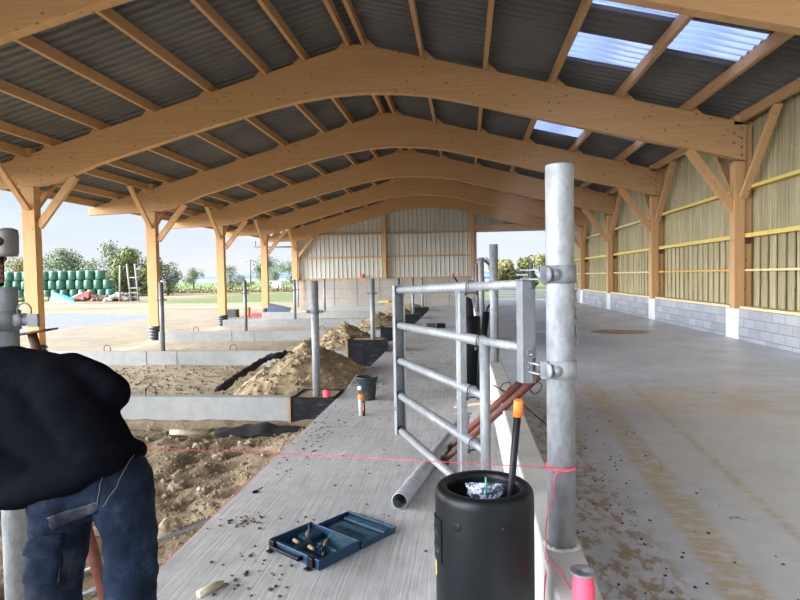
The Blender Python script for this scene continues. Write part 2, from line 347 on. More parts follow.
# ------------------------------------------------------------------ mesh helpers
class MB:
    def __init__(s): s.v = []; s.f = []; s.sm = []
    def add(s, vs, fs, smooth=False):
        o = len(s.v); s.v += [V(q) for q in vs]
        for f in fs: s.f.append(tuple(i+o for i in f)); s.sm.append(smooth)
        return s
    def box(s, c, d, R=None):
        c = V(c); R = R or Matrix.Identity(3); vs = []
        for z in (-1, 1):
            for y in (-1, 1):
                for x in (-1, 1): vs.append(c + R @ V((x*d[0]/2, y*d[1]/2, z*d[2]/2)))
        return s.add(vs, [(0, 2, 3, 1), (4, 5, 7, 6), (0, 1, 5, 4), (2, 6, 7, 3), (0, 4, 6, 2), (1, 3, 7, 5)])
    def b2(s, a, b): return s.box([(a[i]+b[i])/2 for i in range(3)], [abs(a[i]-b[i]) for i in range(3)])
    def bar(s, p, q, w, h, up=(0, 0, 1)):
        p, q = V(p), V(q); z = (q-p).normalized(); x = z.cross(V(up)).normalized(); y = x.cross(z)
        return s.box((p+q)/2, (w, h, (q-p).length), Matrix((x, y, z)).transposed())
    def prism(s, pts, axis, a, b):
        """polygon pts in the two other axes, extruded a..b along axis"""
        n = len(pts)
        def mk(p, t):
            q = list(p); q.insert(axis, t); return q
        vs = [mk(p, a) for p in pts] + [mk(p, b) for p in pts]
        return s.add(vs, [tuple(range(n)), tuple(range(2*n-1, n-1, -1))] + [(i, (i+1) % n, (i+1) % n+n, i+n) for i in range(n)])
    def tube(s, pts, r, n=12, caps=True):
        pts = [V(p) for p in pts]; rs = r if hasattr(r, '__len__') else [r]*len(pts)
        t0 = (pts[1]-pts[0]).normalized(); up = V((0, 0, 1)) if abs(t0.z) < .9 else V((1, 0, 0))
        x = t0.cross(up).normalized(); vs = []
        for i, p in enumerate(pts):
            t = (pts[min(i+1, len(pts)-1)]-pts[max(i-1, 0)]).normalized()
            x = (x - t*x.dot(t)).normalized(); y = t.cross(x)
            for k in range(n):
                a = 2*math.pi*k/n; vs.append(p + (x*math.cos(a)+y*math.sin(a))*rs[i])
        fs = []
        for i in range(len(pts)-1):
            for k in range(n): fs.append((i*n+k, i*n+(k+1) % n, (i+1)*n+(k+1) % n, (i+1)*n+k))
        s.add(vs, fs, True)
        if caps:
            o = len(s.v)-len(vs)
            s.f.append(tuple(o+k for k in reversed(range(n)))); s.sm.append(False)
            s.f.append(tuple(o+(len(pts)-1)*n+k for k in range(n))); s.sm.append(False)
        return s
    def lathe(s, c, prof, n=32, axis=(0, 0, 1), closed=False):
        """prof: list of (radius, height)"""
        c = V(c); z = V(axis).normalized(); up = V((0, 0, 1)) if abs(z.z) < .9 else V((1, 0, 0))
        x = z.cross(up).normalized(); y = z.cross(x); vs = []
        for r, h in prof:
            for k in range(n):
                a = 2*math.pi*k/n; vs.append(c + z*h + (x*math.cos(a)+y*math.sin(a))*max(r, 1e-5))
        m_ = len(prof); fs = [(i*n+k, i*n+(k+1) % n, ((i+1) % m_)*n+(k+1) % n, ((i+1) % m_)*n+k) for i in range(m_ if closed else m_-1) for k in range(n)]
        return s.add(vs, fs, True)
    def ball(s, c, r, n=10, rough=0, seed=0):
        c = V(c); r = V(r) if hasattr(r, '__len__') else V((r, r, r)); vs = []; fs = []
        for i in range(1, n):
            a = math.pi*i/n
            for k in range(2*n):
                b = math.pi*k/n; d = V((math.sin(a)*math.cos(b), math.sin(a)*math.sin(b), math.cos(a)))
                q = 1+rough*noise.noise(d*1.7+V((seed*3.1, seed*1.7, 0)))*2 if rough else 1
                vs.append(c+V((d.x*r.x, d.y*r.y, d.z*r.z))*q)
        N = 2*n; o = len(vs); vs += [c+V((0, 0, r.z)), c-V((0, 0, r.z))]
        for i in range(n-2):
            for k in range(N): fs.append((i*N+k, (i+1)*N+k, (i+1)*N+(k+1) % N, i*N+(k+1) % N))
        for k in range(N):
            fs.append((o, k, (k+1) % N)); fs.append((o+1, (n-2)*N+(k+1) % N, (n-2)*N+k))
        return s.add(vs, fs, True)
    def build(s, name, mat, parent=None, bevel=0, org=None, fix=True):
        me = bpy.data.meshes.new(name)
        if org is None:
            xs = [q.x for q in s.v]; ys = [q.y for q in s.v]; zs = [q.z for q in s.v]
            org = V(((min(xs)+max(xs))/2, (min(ys)+max(ys))/2, min(zs)))
        org = V(org)
        me.from_pydata([q-org for q in s.v], [], s.f)
        for p, a in zip(me.polygons, s.sm): p.use_smooth = a
        if fix:
            bm = bmesh.new(); bm.from_mesh(me); bmesh.ops.recalc_face_normals(bm, faces=bm.faces); bm.to_mesh(me); bm.free()
        me.materials.append(mat if not isinstance(mat, str) else M[mat])
        o = bpy.data.objects.new(name, me); col.objects.link(o); o.location = org
        if parent is not None: o.parent = parent; o.location = org - world_loc(parent)
        if bevel:
            b = o.modifiers.new('bevel', 'BEVEL'); b.width = bevel; b.segments = 2; b.limit_method = 'ANGLE'
        return o
def world_loc(o):
    l = V(o.location)
    while o.parent: o = o.parent; l += V(o.location)
    return l
def tag(o, label, cat, group=None, kind=None):
    o['label'] = label; o['category'] = cat
    if group: o['group'] = group
    if kind: o['kind'] = kind
    return o
def empty(name, loc, label, cat, group=None):
    o = bpy.data.objects.new(name, None); o.empty_display_size = .1; col.objects.link(o); o.location = loc
    return tag(o, label, cat, group)
def struct(o): o['kind'] = 'structure'; return o
def dup(root, loc, label=None, group=None):
    r = root.copy(); col.objects.link(r); r.location = loc
    if label: r['label'] = label
    if group: r['group'] = group
    for ch in list(root.children):
        c = ch.copy(); col.objects.link(c); c.parent = r
        for g in ch.children:
            d = g.copy(); col.objects.link(d); d.parent = c
    return r
def lerp(a, b, t): return V(a)*(1-t)+V(b)*t
def curve(pts, n=8):
    """Catmull-Rom through points"""
    P_ = [V(p) for p in pts]; P_ = [P_[0]*2-P_[1]]+P_+[P_[-1]*2-P_[-2]]; out = []
    for i in range(1, len(P_)-2):
        for k in range(n):
            t = k/n; a, b, c, d = P_[i-1:i+3]
            out.append(.5*((2*b)+(c-a)*t+(2*a-5*b+4*c-d)*t*t+(3*b-a-3*c+d)*t**3))
    return out+[P_[-2]]
ORD = ['first', 'second', 'third', 'fourth', 'fifth', 'sixth', 'seventh', 'eighth']

# ================================================================== STRUCTURE
# ---- terrain: one height field, fine inside the building's left part
def hgt(x, y):
    n1 = noise.noise(V((x*.9, y*.9, 3))); n2 = noise.noise(V((x*4.5, y*4.5, 7))); n3 = noise.noise(V((x*11, y*11, 1)))
    out = -.56
    inn = -.30 - .03*min(1, max(0, (7.4-y)/.5))
    t = min(1, max(0, (x+10.6)/1.6)); t = t*t*(3-2*t)
    if y > 30: t *= max(0, 1-(y-30)/4)
    z = out*(1-t)+inn*t
    near = min(1, max(0, (7.6-y)/1.0)) if x > -10 else 0
    z += t*(.035*n1+.02*n2) + near*(.06*n1+.045*n2+.022*n3)
    if near > 0 and x > -2.3 and x < -1.5: z += near*.12*(1-abs(x+1.75)/.6)
    if y < 7.4 and y > 6.6 and x > -10: z -= .10*(y-6.6)/.8
    if y > 40: z += .10*noise.noise(V((x*.15, y*.15, 0)))+.03*n1
    if y > 150: z += (y-150)*.004
    if x > -1.62: z = min(z, -.6) if y < 40 else z-.0
    if y < 40 and y > 36 and x > -12: z = min(z, -.5)
    return z
def frange(a, b, s): 
    n = max(1, int(round((b-a)/s))); return [a+(b-a)*i/n for i in range(n)]
gx = frange(-420, -120, 30)+frange(-120, -40, 8)+frange(-40, -12, 1)+frange(-12, -1.5, .07)+frange(-1.5, 14, 1)+frange(14, 60, 8)+frange(60, 300, 30)+[300]
gy = frange(-30, 1, 4)+frange(1, 8, .06)+frange(8, 31, .13)+frange(31, 60, 1)+frange(60, 160, 5)+frange(160, 900, 40)+[900]
gm = MB(); nx = len(gx)
gm.v = [V((x, y, hgt(x, y))) for y in gy for x in gx]
gm.f = [(j*nx+i, j*nx+i+1, (j+1)*nx+i+1, (j+1)*nx+i) for j in range(len(gy)-1) for i in range(nx-1)]; gm.sm = [True]*len(gm.f)
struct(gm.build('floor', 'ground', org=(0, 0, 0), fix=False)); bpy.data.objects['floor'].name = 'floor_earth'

struct(MB().b2((-1.64, -9.8, -.55), (.32, 31.2, 0)).build('floor_aisle', 'aisle', org=(0, 0, 0)))
struct(MB().b2((.32, -9.8, -.55), (6.6, 38.6, 0)).build('floor_concrete', 'slab', org=(0, 0, 0)))

# ---- roof sheets (corrugations run down the slope)
APX, APZ, SL, SR = -2.5, 7.07, .27, .255
PH = .22
def ztop(x): return APZ - (SL*(APX-x) if x < APX else SR*(x-APX))
ROOF0, ROOF1 = -3.0, 39.0
SKY = []
for k in range(5):
    SKY += [(2.06, 3.58, 9.5, 10.72) if k == 0 else (0, 0, 0, 0), (2.06, 3.58, 11.93+6.2*k, 13.2+6.2*k), (3.58, 5.05, 10.63+6.2*k, 11.90+(6.45 if k == 1 else 6.26)*k)]
def ribs_y(y0, y1):
    out = [(y0, 1)]; k = math.floor(y0/.25)
    while k*.25 < y1:
        for a, h in ((.0, 0), (.055, 0), (.08, 1), (.225, 1)):
            y = k*.25+a
            if y0 < y < y1: out.append((y, h))
        k += 1
    return out+[(y1, out[-1][1])]
def roofsheet(name, x0, x1, y0, y1, lift, mat, par=None):
    ry = ribs_y(y0, y1); n = len(ry)-1; vs = []; fs = []
    for i in range(n+1):
        y, h_ = ry[i]; dz = -.035+.055*h_
        for x, l_ in ((x0, lift[0]), (x1, lift[1])): vs.append((x, y, ztop(x)+PH+.038+dz+l_))
    fs = [(2*i, 2*i+1, 2*i+3, 2*i+2) for i in range(n)]
    a = MB().add(vs, fs, True)
    o = a.build(name, mat, par, org=(0, 0, 0), fix=False)
    sd = o.modifiers.new('thickness', 'SOLIDIFY'); sd.thickness = .008; sd.offset = 1
    return o
sheets = MB()
def slope(x_edges, sky):
    out = []
    for j in range(len(x_edges)-1):
        xa, xb = sorted((x_edges[j], x_edges[j+1])); out.append((xa, xb))
    return out
def add_sheet(xa, xb, y0, y1):
    vs = []; ry = ribs_y(y0, y1); n = len(ry)-1
    up, dn = (xa, xb) if xa >= APX else (xb, xa)          # up = nearer the ridge
    for i in range(n+1):
        y, h_ = ry[i]; dz = -.035+.055*h_
        vs.append((up, y, ztop(up)+PH+.038+dz)); vs.append((dn+(.06 if dn > up else -.06), y, ztop(dn)+PH+.053+dz-.06*.26))
    sheets.add(vs, [(2*i, 2*i+1, 2*i+3, 2*i+2) for i in range(n)], False)
LX = [-2.5, -4.0, -5.5, -7.0, -8.5, -10.0, -11.5, -13.35]
RX = [-2.5, -1.0, .535, 2.06, 3.58, 5.05, 6.75]
for a, b in zip(LX[:-1], LX[1:]): add_sheet(b, a, ROOF0, ROOF1)
for a, b in zip(RX[:-1], RX[1:]):
    ys = sorted([(s[2], s[3]) for s in SKY if abs(s[0]-a) < .01 and s[1] > 0]); y = ROOF0
    for s0, s1 in ys:
        if s1 > ROOF1: continue
        add_sheet(a, b, y, s0); y = s1
    add_sheet(a, b, y, ROOF1)
o = sheets.build('ceiling', 'sheet', org=(0, 0, 0), fix=False); struct(o)
sd = o.modifiers.new('thickness', 'SOLIDIFY'); sd.thickness = .007; sd.offset = 0
i = 0
for s in SKY:
    if s[1] > 0 and s[3] < ROOF1:
        i += 1; struct(roofsheet('window_%d' % i, s[0]-.02, s[1]+.04, s[2], s[3], (.012, .012), 'skylight'))
# ridge capping
rc = MB()
rc.prism([(APX-.35, ztop(APX-.35)+PH+.07), (APX, APZ+PH+.10), (APX+.35, ztop(APX+.35)+PH+.07), (APX+.35, ztop(APX+.35)+PH+.08), (APX, APZ+PH+.115), (APX-.35, ztop(APX-.35)+PH+.08)], 1, ROOF0, ROOF1)
struct(rc.build('trim_1', 'sheet', org=(0, 0, 0)))

# ---- right-hand wall: block plinth, rendered pilasters, board cladding
FY = [8.35+6*k for k in range(6)]
wr = MB(); wr.b2((6.13, -9.8, 0), (6.33, 38.6, .685)); struct(wr.build('wall_right', 'blocks', org=(0, 0, 0)))
pl = MB()
for y in FY: pl.b2((6.115, y-.13, -.01), (6.34, y+.52, .688))
struct(pl.build('trim_2', 'render', org=(0, 0, 0)))
bd = MB(); y = -9.8; rnd = random.Random(3); i = 0
while y < 38.5:                                                 # inner boards, outer boards behind the gaps, infill boards above the middle rail
    wv = rnd.uniform(.245, .27)
    bd.b2((6.445, y, .73), (6.468+rnd.uniform(0, .004), y+wv, 5.0))
    bd.b2((6.50, y+wv-.05, .73), (6.522, y+.47, 5.0 if i % 3 else 2.36))
    bd.b2((6.447, y+wv+.006+(.010 if i % 3 == 0 else 0), 2.34), (6.468, y+.348, 5.0))
    y += .355; i += 1
struct(bd.build('wall_right', 'boards', org=(0, 0, 0)))

# ---- gable wall at the far end
GY = 38.55
gw = MB(); gw.b2((-11.1, GY+.05, -.62), (.56, GY+.25, 1.455)); struct(gw.build('wall_back', 'conc_old', org=(0, 0, 0)))
jm = MB()
for x in [-10.0+1.5*k for k in range(7)]: jm.b2((x-.012, GY+.035, -.6), (x+.012, GY+.052, 1.45))
for z in (.2, .85): jm.b2((-11.1, GY+.04, z-.01), (.56, GY+.052, z+.01))
struct(jm.build('trim_3', 'galv_dk', org=(0, 0, 0)))
cl = MB(); vs = []; fs = []; x = -11.1; ribs = []
while x < .56:
    ribs += [(x, 0), (x+.20, 0), (x+.225, .035), (x+.265, .035), (x+.29, 0)]; x += .29
def soff(x):                                                   # cladding goes up to the roof
    return ztop(x)+PH
vs = []
for (x, d) in ribs: vs += [(x, GY+.10-d, 1.46), (x, GY+.10-d, soff(x))]
cl.add(vs, [(2*i, 2*i+2, 2*i+3, 2*i+1) for i in range(len(ribs)-1)])
vs = []; ribs = []
while x < 6.7:
    ribs += [(x, 0), (x+.20, 0), (x+.225, .035), (x+.265, .035), (x+.29, 0)]; x += .29
for (x, d) in ribs: vs += [(x, GY+.10-d, 4.45), (x, GY+.10-d, soff(x))]
cl.add(vs, [(2*i, 2*i+2, 2*i+3, 2*i+1) for i in range(len(ribs)-1)])
x = -13.3; ribs = []; vs = []
while x < -11.1:
    ribs += [(x, 0), (x+.29, 0)]; x += .29
struct(cl.build('wall_back', 'clad', org=(0, 0, 0), fix=False))

# ================================================================== TIMBER FRAME
BOT = [(-13.35, 3.93), (-11.3, 3.98), (-10.75, 4.0), (-10.2, 4.10), (-9.1, 4.50), (-7.76, 4.86), (-6.5, 5.20), (-5.42, 5.47), (-4.6, 5.66), (-3.9, 5.79), (-3.2, 5.88), (-2.43, 5.92), (-1.47, 5.87), (-.9, 5.80), (-.29, 5.68), (.87, 5.38), (2.0, 5.07), (3.14, 4.78), (4.0, 4.57), (4.9, 4.36), (6.28, 4.0)]
place = ['nearest the camera, cut off by the top of the photo', 'crossing the view above the hinge post, second nearest', 'third from the camera, under the last visible row of skylights', 'fourth from the camera, seen over the steel post', 'fifth from the camera, one bay before the gable wall', 'against the sheeted gable wall at the far end']
bolt = MB().lathe((0, 0, 0), [(.0, -.02), (.018, -.018), (.022, -.008), (.034, -.007), (.034, 0)], 10, (0, 1, 0))
for k, y in enumerate(FY):
    top = [(6.28, ztop(6.28)), (APX+.35, ztop(APX+.35)+.02), (APX, APZ-.01), (APX-.35, ztop(APX-.35)+.02), (-13.35, ztop(-13.35))]
    bt_ = [(x, z+(.10*min(1, max(0, x/2)) if k == 0 else 0)) for x, z in BOT]
    bm_ = MB().prism(bt_+top, 1, y-.10, y+.10)
    o = tag(bm_.build('roof_beam', 'glu_x', bevel=.006, org=(0, y, 0)), 'long arched glulam roof beam '+place[k], 'beam', 'arched glulam roof beams')
    if k < 3:
        bl = MB()
        for bx, bz in ((6.18, 4.72), (6.18, 4.5), (6.18, 4.3), (6.02, 4.62), (6.02, 4.4), (6.18, 4.12)): bl.lathe((bx, y-.10, bz), [(.0, -.016), (.016, -.015), (.018, -.006), (.03, -.005), (.03, 0)], 10, (0, 1, 0))
        bl.build('bolt_heads', 'galv_dk', o)
def post_label(side, k):
    if side == 'L': return ['', 'tall square timber post beside the bent worker, nearest on the open left side', 'square timber post on the open left side with ribbed black sleeve, second from the left', 'square timber post on the open left side with sleeve, third from the left', 'square timber post on the open left side with sleeve, fourth from the left', 'short timber post standing on the concrete wall at the open left corner of the gable'][k]
    return ['', 'timber post of the boarded right wall under the bolted beam end, nearest in view', 'timber post of the boarded right wall, second in view from the camera', 'timber post of the boarded right wall, third in view from the camera', 'timber post of the boarded right wall, fourth in view, seen next to the steel post', 'timber post at the far right corner beside the open doorway'][k]
for k, y in enumerate(FY):
    if k == 0: continue
    # left post
    z0 = -.62 if k < 5 else 1.455
    r = empty('timber_post', (-11.1, y, z0), post_label('L', k), 'post', 'timber posts on the open left side')
    MB().b2((-11.29, y-.12, z0), (-10.93, y+.12, 3.985)).build('post_shaft', 'glu_z', r, .008)
    MB().bar((-10.9, y, 2.98), (-9.86, y, 4.22), .2, .10, (0, 1, 0)).build('knee_brace', 'glu_d', r, .006)
    for s in ((-1, 1) if k < 5 else (-1,)):
        MB().bar((-11.1, y+s*.13, 3.42), (-11.1, y+s*1.42, 4.73), .09, .16, (1, 0, 0)).build('knee_brace', 'glu_d', r, .006)
    MB().b2((-11.2, y-.1, 4.74), (-10.98, y+.1, 4.97)).build('packing_block', 'glu_x', r)
    if k < 5:
        prof = [(.235, -.01)]
        for i in range(5): h0 = -.02+i*.11; prof += [(.195, h0), (.245, h0+.03), (.245, h0+.075), (.195, h0+.10)]
        prof = [(a, b+.0) for a, b in prof]+[(.20, .535), (.20, .1)]
        MB().lathe((-11.1, y, -.60), prof, 28).build('ribbed_sleeve', 'ribbed', r)['label'] = 'black ribbed pipe sleeve around the foot of the post'
    r.location.x += .09
    # right post
    r = empty('timber_post', (6.15, y, .69), post_label('R', k), 'post', 'timber posts of the right wall')
    MB().b2((6.03, y-.12, .69), (6.25, y+.14, 3.985)).build('post_shaft', 'glu_z', r, .008)
    MB().b2((6.255, y-.06, .69), (6.42, y+.12, 4.80)).build('wall_stud', 'pur_z', r, .005)
    MB().bar((6.07, y, 2.92), (5.08, y, 4.30), .2, .10, (0, 1, 0)).build('knee_brace', 'glu_d', r, .006)
    for s in ((-1, 1) if k < 5 else (-1,)):
        MB().bar((6.2, y+s*.15, 3.18), (6.2, y+s*1.62, 4.84), .09, .16, (1, 0, 0)).build('knee_brace', 'glu_d', r, .006)
    MB().b2((6.02, y-.1, 4.80), (6.28, y+.1, 5.0)).build('packing_block', 'glu_x', r)
    MB().b2((6.26, y-.16, 2.15), (6.36, y-.065, 2.29)).build('girt_bracket', 'rusty', r)

# purlins running the length of the roof, each with chocks on the beams
PX = [('left', x) for x in (-13.1, -12.2, -11.1, -10.3, -9.0, -7.6, -6.12, -4.72, -3.75, -2.68)]+[('right', x) for x in (-2.3, -.93, .535, 2.06, 3.58, 5.05, 6.2)]
for side, x in PX:
    lst = sorted([q for s, q in PX if s == side], key=lambda q: abs(q-APX)); rank = lst.index(x)
    nm = 'ridge' if rank == 0 else None
    end = len(lst)-1
    if rank == 0: lb = 'timber purlin running along the ridge on its %s side' % side
    elif rank == end and side == 'left': lb = 'outermost timber purlin along the open left eave'
    elif rank == end: lb = 'timber plate along the top of the boarded right wall'
    else: lb = 'timber purlin running away along the %s roof slope, %s below the ridge' % (side, ORD[rank-1] if rank-1 < 8 else 'last')
    hw = .045; a, b = x-hw, x+hw
    pr = MB().prism([(a, ztop(x)), (b, ztop(x)), (b, ztop(x)+PH), (a, ztop(x)+PH)], 1, ROOF0+.05, ROOF1-.05)
    r = tag(pr.build('purlin', 'pur_y', bevel=.004), lb, 'purlin', 'purlins of the %s roof slope' % side)
    if rank < end:
        d = 1 if side == 'left' else 1
        for y in FY:
            s = -1 if side == 'left' else 1
            x1 = x+s*.045; x2 = x+s*.33
            MB().prism([(x1, ztop(x1)-.005), (x2, ztop(x2)-.005), (x1, ztop(x1)+.20)], 1, y-.098, y-.02).build('chock', 'glu_x', r)

# gable columns, rails, header
def gcol(x, z0, z1, lb): return tag(MB().b2((x-.11, GY-.29, z0), (x+.11, GY-.02, z1)).build('gable_column', 'glu_z', bevel=.006), lb, 'post', 'timber columns of the gable wall')
gcol(-5.1, 1.456, 5.5, 'slim timber column in the middle of the sheeted gable wall')
gcol(.5, -.0, 5.44, 'timber column at the right edge of the gable sheeting beside the doorway')
for z, x0, x1, lb in ((4.36, -9.6, -5.22, 'upper horizontal timber rail on the left part of the gable wall'), (4.36, -4.98, .38, 'upper horizontal timber rail on the middle part of the gable wall'),
                      (2.87, -10.9, -5.22, 'lower horizontal timber rail on the left part of the gable wall'), (2.87, -4.98, .38, 'lower horizontal timber rail on the middle part of the gable wall')):
    tag(MB().b2((x0, GY-.06, z-.05), (x1, GY+.06, z+.05)).build('gable_rail', 'pur_x'), lb, 'rail', 'gable wall rails')
tag(MB().b2((-10.9, GY-.04, 1.456), (.38, GY+.06, 1.53)).build('sole_plate', 'pur_x'), 'timber sole plate on top of the far concrete wall', 'rail')
tag(MB().b2((.62, GY-.20, 4.37), (6.25, GY-.02, 4.72)).build('door_header', 'glu_x', bevel=.006), 'horizontal timber beam above the open doorway at the far right', 'beam')
tag(MB().b2((.62, GY+.0, 4.30), (6.6, GY+.16, 4.37)).build('door_track', 'galv'), 'pale metal flashing under the beam over the far doorway', 'flashing')
# wall girts on the right, one per bay
for b in range(5):
    y0, y1 = FY[b]+.15, FY[b+1]-.13
    if b == 0: y0 = -9.7
    for z, hh, mt, nm in ((3.39, .07, ['pale', 'yellow', 'pale', 'pale', 'pale'][b] if b else 'yellow', 'top'), (2.33, .09, 'yellow', 'upper'), (1.555, .05, ['pale', 'orange', 'pale', 'pale', 'pale'][b], 'lower'), (.72, .06, 'pale', 'bottom')):
        cn = {'pale': 'pale', 'yellow': 'yellow treated', 'orange': 'orange-toned'}[mt]
        y0b = y0+(.15 if b else 0)*0
        tag(MB().b2((6.26 if nm != 'bottom' else 6.12, y0b+(.0), z-hh/2), (6.441 if nm != 'bottom' else 6.36, y1+(.06 if nm != 'bottom' else -.05), z+hh/2)).build('wall_girt', mt, bevel=.004),
            '%s %s rail of the right wall, %s bay from the right photo edge' % (cn, nm, ORD[b]), 'rail', 'rails of the boarded right wall')
tag(MB().tube(curve([(-13.8, 38.7, 4.10), (-13.8, 38.7, 3.85), (-13.7, 38.7, 3.70), (-11.2, 38.75, 3.64)], 6), .05, 10).build('downpipe', 'galv_dk'), 'grey downpipe elbow running back to the far left corner', 'pipe')

# ================================================================== GROUND BEAMS, BOXES, POLES
BY = [2.63, 7.5, 12.4, 17.25, 22.1, 27.0, 32.0]
for k, y in enumerate(BY):
    xl = -9.25 if k < 5 else -9.4 if k == 5 else -8.3
    xr = -2.26 if k > 0 else -2.5
    if k == 0: xl = -6
    r = MB().b2((xl, y-.0, -.62), (xr, y+.16, 0))
    lb = ['low concrete beam beside the worker, hidden behind his back', 'concrete ground beam nearest the photographer, ending at a black box beside the aisle', 'second concrete ground beam with a dark mound in front of its right end', 'third concrete ground beam, level with the foot of the second timber post', 'fourth concrete ground beam, starting beside the third timber post', 'fifth concrete ground beam with a blue-grey panel leaning nearby', 'farthest concrete ground beam, in front of the gable wall'][k]
    o = tag(r.build('ground_beam', 'conc_gb', bevel=.01), lb, 'beam', 'concrete ground beams')
    if k in (1, 2, 3):
        js = MB()
        for x in (-6.95, -6.25): js.b2((x-.008, y-.006, -.4), (x+.008, y+.0, -.005))
        if k > 1: js.build('joint', 'galv_dk', o)
        for x in ([-4.2] if k == 1 else [-7.9, -7.75, -6.0, -8.75][0:1]+[-5.0] if k == 2 else [-8.1, -4.2]):
            MB().tube(curve([(x-.07, y+.08, -.02), (x-.07, y+.08, .09), (x, y+.08, .13), (x+.07, y+.08, .09), (x+.07, y+.08, -.02)], 5), .008, 6).build('lifting_loop', 'rusty', o)
for (x0, x1, y, z1, lb) in ((-2.23, -1.66, 7.45, .01, 'black plywood form box at the end of the nearest ground beam, under a pole'), (-2.42, -1.58, 12.2, .245, 'large black form box with lighter scratches, behind the bucket'), (-2.42, -1.66, 17.0, .10, 'black form box at the end of the third ground beam, behind the gate stile'), (-2.42, -1.66, 21.9, .16, 'small black form box far along the aisle edge'), (-2.42, -1.66, 26.8, .16, 'farthest black form box along the aisle edge')):
    fb = MB(); h0 = -.62
    y1 = y+.55
    fb.b2((x0, y, h0), (x1 if x1 < -1.64 else -1.66, y+.03, z1)); fb.b2((x0, y+.03, h0), (x0+.03, y1, z1)); fb.b2((-1.69, y+.03, h0), (-1.66, y1, z1)); fb.b2((x0, y1, h0), (-1.66, y1+.03, z1))
    if x1 > -1.64: fb.b2((-1.66, y, .0), (x1, y+.03, z1))
    o = fb.build('form_box', None or 'blackpl'); tag(o, lb, 'box', 'black form boxes')
    MB().b2((x0+.03, y+.03, h0+.02), (-1.69, y1, z1-.012)).build('concrete_fill', 'dirt', o)
    if y < 13: MB().b2((x0-.05, y-.02, -.36), (x0-.01, y+.02, z1+.0)).build('timber_stake', 'lath', o)['label'] = 'brown wooden stake'
sp = simple('scuffed_black_plywood', (.018, .019, .024), .5, 0, .5, 6)
t = Mt('scuffed_film_plywood', .6, spec=.15); nn = t.noise(t.map((1, 1, 3)), 6, 7, .75)
t.col(t.ramp(nn, (.5, (.012, .013, .017)), (.62, (.03, .032, .038)), (.72, (.16, .165, .17))))
for o in bpy.data.objects:
    if o.name.startswith('form_box'): o.data.materials[0] = t.m

def steel_pole(x, y, z0, z1, rad, lb, grp, collar=None):
    r = empty('steel_post', (x, y, z0), lb, 'post', grp)
    MB().lathe((x, y, z0), [(0, 0), (rad, 0), (rad, z1-z0), (rad-.006, z1-z0), (rad-.006, z1-z0-.12), (0, z1-z0-.12)], 28).build('tube', 'galv', r)
    if collar:
        c = MB().lathe((x, y, collar), [(rad, -.02), (rad+.012, -.02), (rad+.012, .02), (rad, .02)], 24)
        for s in (-1, 1): c.b2((x+s*(rad+.008), y-.012, collar-.018), (x+s*(rad+.06), y+.012, collar+.018)); c.lathe((x+s*(rad+.045), y-.03, collar), [(0, 0), (.014, 0), (.014, .06), (0, .06)], 8, (0, 1, 0))
        c.build('collar', 'galv_dk', r)
    return r
POL = [(-1.94, 7.62, 'grey steel pole standing in the nearest black box, with a collar and ears', 1.10), (-1.93, 12.45, 'grey steel pole standing in the large black form box', 1.20), (-1.92, 17.33, 'grey steel pole just behind the left upright of the gate', None), (-1.92, 22.2, 'thin grey pole far away, first one seen through the top gap of the gate', None), (-1.91, 27.1, 'thin grey pole far away, second one seen through the top gap of the gate', None)]
for x, y, lb, c_ in POL: steel_pole(x, y, -.3, 1.5, .05, lb, 'steel poles along the left aisle edge', c_)
for x, y, lb, c_ in ((-6.6, 12.48, 'slim steel pole right beside the second timber post from the left', 1.12), (-6.53, 17.33, 'slim steel pole between the second and third timber posts', 1.12), (-6.42, 22.2, 'slim steel pole right of the fourth timber post', 1.12), (-6.43, 27.1, 'slim steel pole in front of the far concrete wall', None)):
    steel_pole(x, y, -.02, 1.51, .05, lb, 'steel poles on the ground beams', c_)
rp = steel_pole(-2.145, 2.60, -.5, 1.515, .052, 'thick galvanised pole at the left edge of the photo, in front of the worker', 'steel poles along the left aisle edge')
cpx = MB().lathe((-2.145, 2.60, 1.36), [(.052, -.045), (.062, -.045), (.062, .045), (.052, .045)], 24)
cpx.b2((-2.09, 2.59, 1.335), (-1.98, 2.61, 1.385)); cpx.lathe((-2.02, 2.57, 1.36), [(0, 0), (.022, 0), (.022, .06), (0, .06)], 12, (0, 1, 0)); cpx.lathe((-2.07, 2.57, 1.36), [(0, 0), (.03, 0), (.03, .06), (0, .06)], 12, (0, 1, 0))
cpx.b2((-2.0, 2.55, 1.33), (-1.95, 2.57, 1.39))
cpx.build('clamp', 'galv_dk', rp)
MB().tube([(-2.02+.035*math.cos(a), 2.56, 1.405+.035*math.sin(a)) for a in [i*math.pi/8 for i in range(-3, 12)]], .004, 6).build('pin_ring', 'galv_dk', rp)

# ---- low wall (muret) with posts
tag(MB().b2((.283, 1.2, 0), (.436, 7.5, .48)).build('low_wall', 'conc', bevel=.012), 'narrow low concrete wall carrying the big hinge post, between aisle and floor', 'wall', 'low concrete walls along the aisle')
tag(MB().b2((.283, 12.4, 0), (.436, 31.0, .48)).build('low_wall', 'conc', bevel=.012), 'far section of narrow low concrete wall beyond the gate, carrying thin posts', 'wall', 'low concrete walls along the aisle')
for k, lb in enumerate(('', 'second steel post on the low wall, seen just left of the gate end', 'third steel post of the row on the low wall', 'fourth steel post of the row, partly behind the third', 'fifth and farthest steel post of the row, against the gable sheeting')):
    if k: steel_pole(.352, 2.3+5.15*k-(.1 if k == 1 else 0), .475, 1.905, .052, lb, 'steel posts on the low wall')
HP = (.362, 2.345)
hp = empty('steel_post', (HP[0], HP[1], .475), 'big galvanised hinge post in the foreground, holding the gate by two clamps', 'post', 'steel posts on the low wall')
hr = .053
MB().lathe((HP[0], HP[1], .475), [(0, 0), (hr, 0), (hr, 1.463), (hr-.004, 1.47), (hr-.03, 1.473), (0, 1.474)], 40).build('tube', 'galv', hp)
